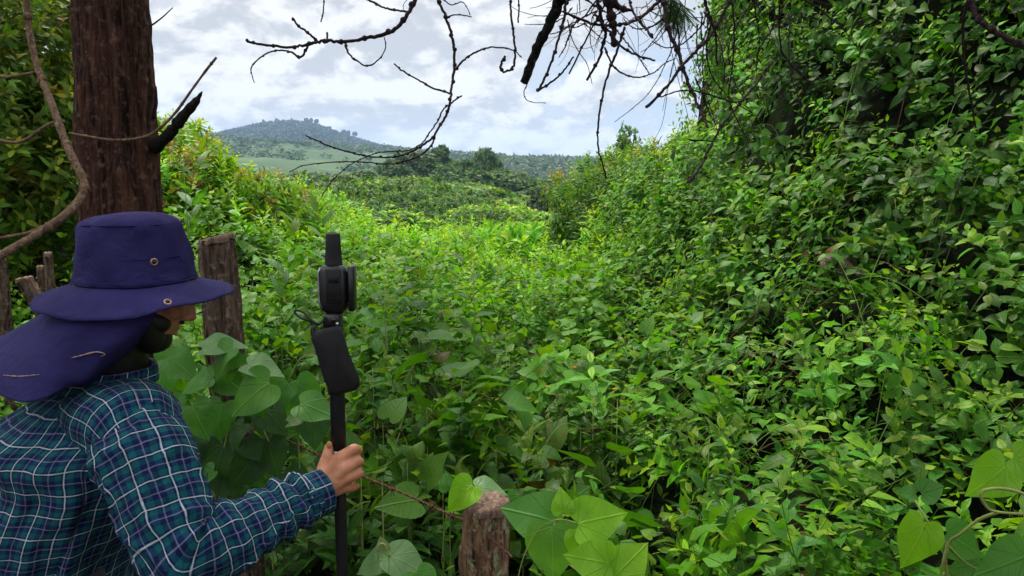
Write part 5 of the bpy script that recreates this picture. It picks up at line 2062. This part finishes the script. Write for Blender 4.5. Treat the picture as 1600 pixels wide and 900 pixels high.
sleeve(sh_l, el_l, wr_l, .070, (neck - sh_l) * .42 - UPV * .02, 'sleeve', wk_s)
# armhole seam
for shp in (sh_r, sh_l):
    d_ = shp - neck
    dn = d_ / np.linalg.norm(d_)
    up2 = UPV - dn * np.dot(dn, UPV); up2 /= np.linalg.norm(up2)
    sd2 = np.cross(dn, up2)
    g = loft([(neck - UPV * .02, up2 * .050, sd2 * .075), (neck + d_ * .35 - UPV * .010, up2 * .056, sd2 * .088), (neck + d_ * .7 - UPV * .004, up2 * .062, sd2 * .086), (shp + dn * .0 - UPV * .004, up2 * .066, sd2 * .074), (shp + dn * .045 - UPV * .02, up2 * .045, sd2 * .060)], 80,
             lambda th, v: .004 * fbm(th * 2, v * 16, 7.), uoff=.02, voff=.01)
    solid(link('yoke', g, M['plaid'], person))
# collar
g = loft([(neck + lean * .012, rt * .072, fw * .070), (neck + lean * .030, rt * .074, fw * .072), (neck + lean * .052, rt * .069, fw * .067)], 60, lambda th, v: .002 * vn(th * 2, v * 20, 4.), voff=.02)
solid(link('collar', g, M['plaid'], person), .003)
# collar fold-over
g = loft([(neck + lean * .053, rt * .070, fw * .068), (neck + lean * .050, rt * .078, fw * .077), (neck + lean * .018, rt * .090, fw * .090)], 60, lambda th, v: .003 * vn(th * 2, v * 10, 6.), voff=.0)
solid(link('collar', g, M['plaid'], person), .002)
# trousers, boots
for s in (-1, 1):
    hip = pelv + rt * .09 * s - UPV * .02
    knee = np.array([hip[0] + .04, hip[1] + .02 * s, .48]); ank = np.array([hip[0] - .01, hip[1] + .02 * s, .09])
    e1_ = np.array([1, 0, 0.]); e2_ = np.array([0, 1, 0.])
    g = loft([(hip + UPV * .10, e1_ * .12, e2_ * .12), (hip - UPV * .05, e1_ * .115, e2_ * .11), ((hip + knee) / 2, e1_ * .095, e2_ * .095), (knee, e1_ * .08, e2_ * .08), ((knee + ank) / 2, e1_ * .075, e2_ * .075), (ank + UPV * .02, e1_ * .07, e2_ * .07)], 48,
             lambda th, v: .006 * fbm(th * 2, v * 12, 4.), )
    solid(link('trouser_leg', g, M['trouser'], person))
    g = Geo()
    capsule(g, ank + UPV * .12, .055, ank - UPV * .03, .052, 20)
    capsule(g, ank - UPV * .035, .052, ank + fw * .16 - UPV * .045, .043, 20)
    link('boot', g, M['boot'], person)

# hat
HB = W(213, 441, 1.35)                      # centre of crown base
HB = HB + np.array([0, 0, .005])
hx = np.array([math.cos(YAW * .8), math.sin(YAW * .8), 0]); hy = np.array([-math.sin(YAW * .8), math.cos(YAW * .8), 0])


def hat_pt(th, r_, z, el=1.0):
    e = 1 + .05 * math.cos(2 * th)
    return HB + hx * (math.cos(th) * r_ * e) + hy * (math.sin(th) * r_ / e) + UPV * z


n = 120
prof = [(.001, .130), (.03, .129), (.052, .126), (.068, .120), (.076, .114), (.0795, .108), (.081, .100), (.0855, .072), (.0895, .048), (.0925, .024), (.0950, .006), (.0965, -.002)]
g = Geo(); V = []
for (r_, z) in prof:
    for i in range(n):
        th = i * 2 * math.pi / n
        w = (.0022 * math.sin(3 * th + z * 40) + .0016 * math.sin(7 * th - z * 70) + .001 * math.sin(13 * th + 60 * z)) * min(1, r_ / .08)
        sag = -.005 * max(0, math.cos(th - 2.2)) * (1 if z > .1 else 0)
        V.append(hat_pt(th, r_ + w, (z + sag) * .935))
g.add(V, grid_faces(len(prof), n, True))
hat = link('hat', g, M['hat'], person)
solid(hat, -.002)
g = Geo(); V = []
ks = np.linspace(0, 1, 14)
for k in ks:
    for i in range(n):
        th = i * 2 * math.pi / n
        r_ = .096 + .062 * k
        # droop with soft waves round the edge
        drop = (-.004 - .016 * k - .006 * k * k - .018 * k * k * max(0, math.sin(th + math.pi + YAW * .8)) + k * k * (.0032 * math.sin(3 * th - .9) + .0022 * math.sin(5 * th + 1) + .0015 * math.sin(9 * th)))
        wave = 0
        front = 0
        V.append(hat_pt(th, r_, drop + wave + front + .0006 * math.sin(40 * th) * k))
g.add(V, grid_faces(len(ks), n, True)[:, ::-1])
brim = link('brim', g, M['hat'], hat if False else person)
solid(brim, .002)
# stitched rings
g = Geo()
for (r_, z, tr_) in ((.0800, .1030, .0013), (.0897, .045, .0007), (.0958, .0005, .0014)):
    P = [hat_pt(i * 2 * math.pi / n, r_ + .001, z - (.005 * max(0, math.cos(i * 2 * math.pi / n - 2.2)) if z > .1 else 0)) for i in range(n + 1)]
    tube(g, P, tr_, 6, closed_ends=False)
link('piping', g, M['hatdark'], person)
g = Geo()
V = np.array([V[-n + i] for i in range(n)] ) if False else None
for k2 in (.93, .80, .62):
    P = []
    for i in range(n + 1):
        th = i * 2 * math.pi / n; k = k2
        r_ = .096 + .062 * k
        drop = (-.004 - .016 * k - .006 * k * k - .018 * k * k * max(0, math.sin(th + math.pi + YAW * .8)) + k * k * (.0032 * math.sin(3 * th - .9) + .0022 * math.sin(5 * th + 1) + .0015 * math.sin(9 * th)))
        P.append(hat_pt(th, r_, drop + .0016))
    tube(g, P, .0005, 4, closed_ends=False)
link('stitching', g, M['hatdark'], person)


def eyelet(pos, nrm):
    g = Geo()
    nrm = nrm / np.linalg.norm(nrm)
    u = np.cross(nrm, UPV); u /= np.linalg.norm(u); w = np.cross(nrm, u)
    P = [pos + .0052 * (math.cos(a) * u + math.sin(a) * w) for a in np.linspace(0, 2 * math.pi, 25)]
    tube(g, P, .0017, 8, closed_ends=False)
    link('eyelet', g, M['brass'], person)
    g = Geo(); sphere(g, pos, (.0035, .0035, .0035), n=10, m=8)
    link('eyelet_hole', g, M['hair_and_shade'], person)


def ray_on_crown(px, z, r_):
    # crown point seen at pixel px on the near side
    best = min(range(720), key=lambda i: abs((800 + FPX * hat_pt(i * math.pi / 360, r_, z)[0] / hat_pt(i * math.pi / 360, r_, z)[1]) - px) + (100 if hat_pt(i * math.pi / 360, r_, z)[1] > HB[1] else 0))
    th = best * math.pi / 360
    p = hat_pt(th, r_, z)
    return p, p - (HB + UPV * z)


p, nr = ray_on_crown(237, .040, .0912)
eyelet(p, nr)
th_ = 0
for i in range(720):
    th = i * math.pi / 360
    q = hat_pt(th, .096 + .062 * .84, -.02)
    if q[1] < HB[1] and abs(800 + FPX * q[0] / q[1] - 253) < 2.0:
        th_ = th
th, k = th_, .84
drop = (-.004 - .016 * k - .006 * k * k - .018 * k * k * max(0, math.sin(th + math.pi + YAW * .8)) + k * k * (.0032 * math.sin(3 * th - .9) + .0022 * math.sin(5 * th + 1) + .0015 * math.sin(9 * th)))
p = hat_pt(th, .096 + .062 * k, drop + .003)
eyelet(p, (p - HB) * .5 + UPV * .10)

# neck flap
topc, botc = [], []
def hrow(lst):
    hrow.k += 1
    dd = (0, .010, .028, .045, .050)[hrow.k]
    return [W(q[0], q[1], q[2] + dd * (q[2] < 1.32)) for q in lst]
hrow.k = -1
rows = [
    hrow([(250, 480, 1.24), (225, 482, 1.225), (185, 480, 1.22), (140, 474, 1.235), (110, 470, 1.28), (100, 466, 1.34), (120, 462, 1.42), (160, 460, 1.47)]),
    hrow([(234, 508, 1.235), (215, 512, 1.215), (170, 512, 1.195), (115, 505, 1.20), (75, 498, 1.26), (60, 492, 1.34), (80, 490, 1.44), (130, 490, 1.50)]),
    hrow([(217, 533, 1.225), (188, 549, 1.195), (150, 550, 1.165), (85, 545, 1.165), (32, 532, 1.23), (12, 520, 1.33), (40, 520, 1.46), (100, 520, 1.54)]),
    hrow([(198, 557, 1.22), (165, 577, 1.185), (125, 592, 1.135), (50, 590, 1.12), (-15, 570, 1.20), (-35, 548, 1.32), (0, 545, 1.48), (70, 545, 1.57)]),
    hrow([(178, 573, 1.215), (148, 592, 1.180), (105, 613, 1.125), (45, 624, 1.10), (-30, 598, 1.18), (-52, 570, 1.32), (-15, 565, 1.50), (55, 560, 1.59)]),
]
nr_ = 30; nc_ = 60
cols = []
rr2 = [np.array([list(p) for p in catmull([tuple(q) for q in row], 9)]) for row in rows]
nc_ = len(rr2[0])
grid = np.array([[list(p) for p in catmull([tuple(rr2[r_][c_]) for r_ in range(5)], 8)] for c_ in range(nc_)])   # cols x rows
gx, gy = np.meshgrid(np.arange(grid.shape[0]), np.arange(grid.shape[1]), indexing='ij')
fold_ = .009 * np.sin(gx * .33 + gy * .05 + .6 * np.sin(gy * .2)) * (gy / grid.shape[1]) + .004 * vn(gx * .12, gy * .15, 4.)
grid[..., 1] += fold_; grid[..., 2] += fold_ * .5
g = Geo(); g.add(grid.reshape(-1, 3), grid_faces(grid.shape[0], grid.shape[1]))
flap = link('neck_flap', g, M['hat'], person)
solid(flap, .002)


def flap_mark(pts, w):
    g = Geo()
    G2 = grid.reshape(-1, 3)
    pxg = 800 + FPX * G2[:, 0] / (G2[:, 1] * 1.0)
    # project exactly
    v = G2 - np.array([0, 0, CAMZ])
    f_ = v[:, 1] * math.cos(PITCH) - v[:, 2] * math.sin(PITCH)
    u_ = v[:, 1] * math.sin(PITCH) + v[:, 2] * math.cos(PITCH)
    sx = 800 + FPX * v[:, 0] / f_; sy = 450 - FPX * u_ / f_
    P = []
    for (a, b) in pts:
        dd = (sx - a) ** 2 + (sy - b) ** 2
        i = int(np.argmin(dd))
        d = G2[i, 1]
        P.append(W(a, b, d - .003))
    tube(g, catmull([tuple(q) for q in P], 5), [w * .4, w, w * .7, w * .2], 6, wob=.25)
    link('mud_mark', g, M['dirt'], person)


flap_mark([(112, 559), (125, 556), (140, 552), (152, 550), (164, 553), (158, 557)], .0016)
flap_mark([(5, 586), (25, 588), (45, 587), (62, 585)], .0013)
print('verts', sum(len(o.data.vertices) for o in scene.objects if o.type == 'MESH'))
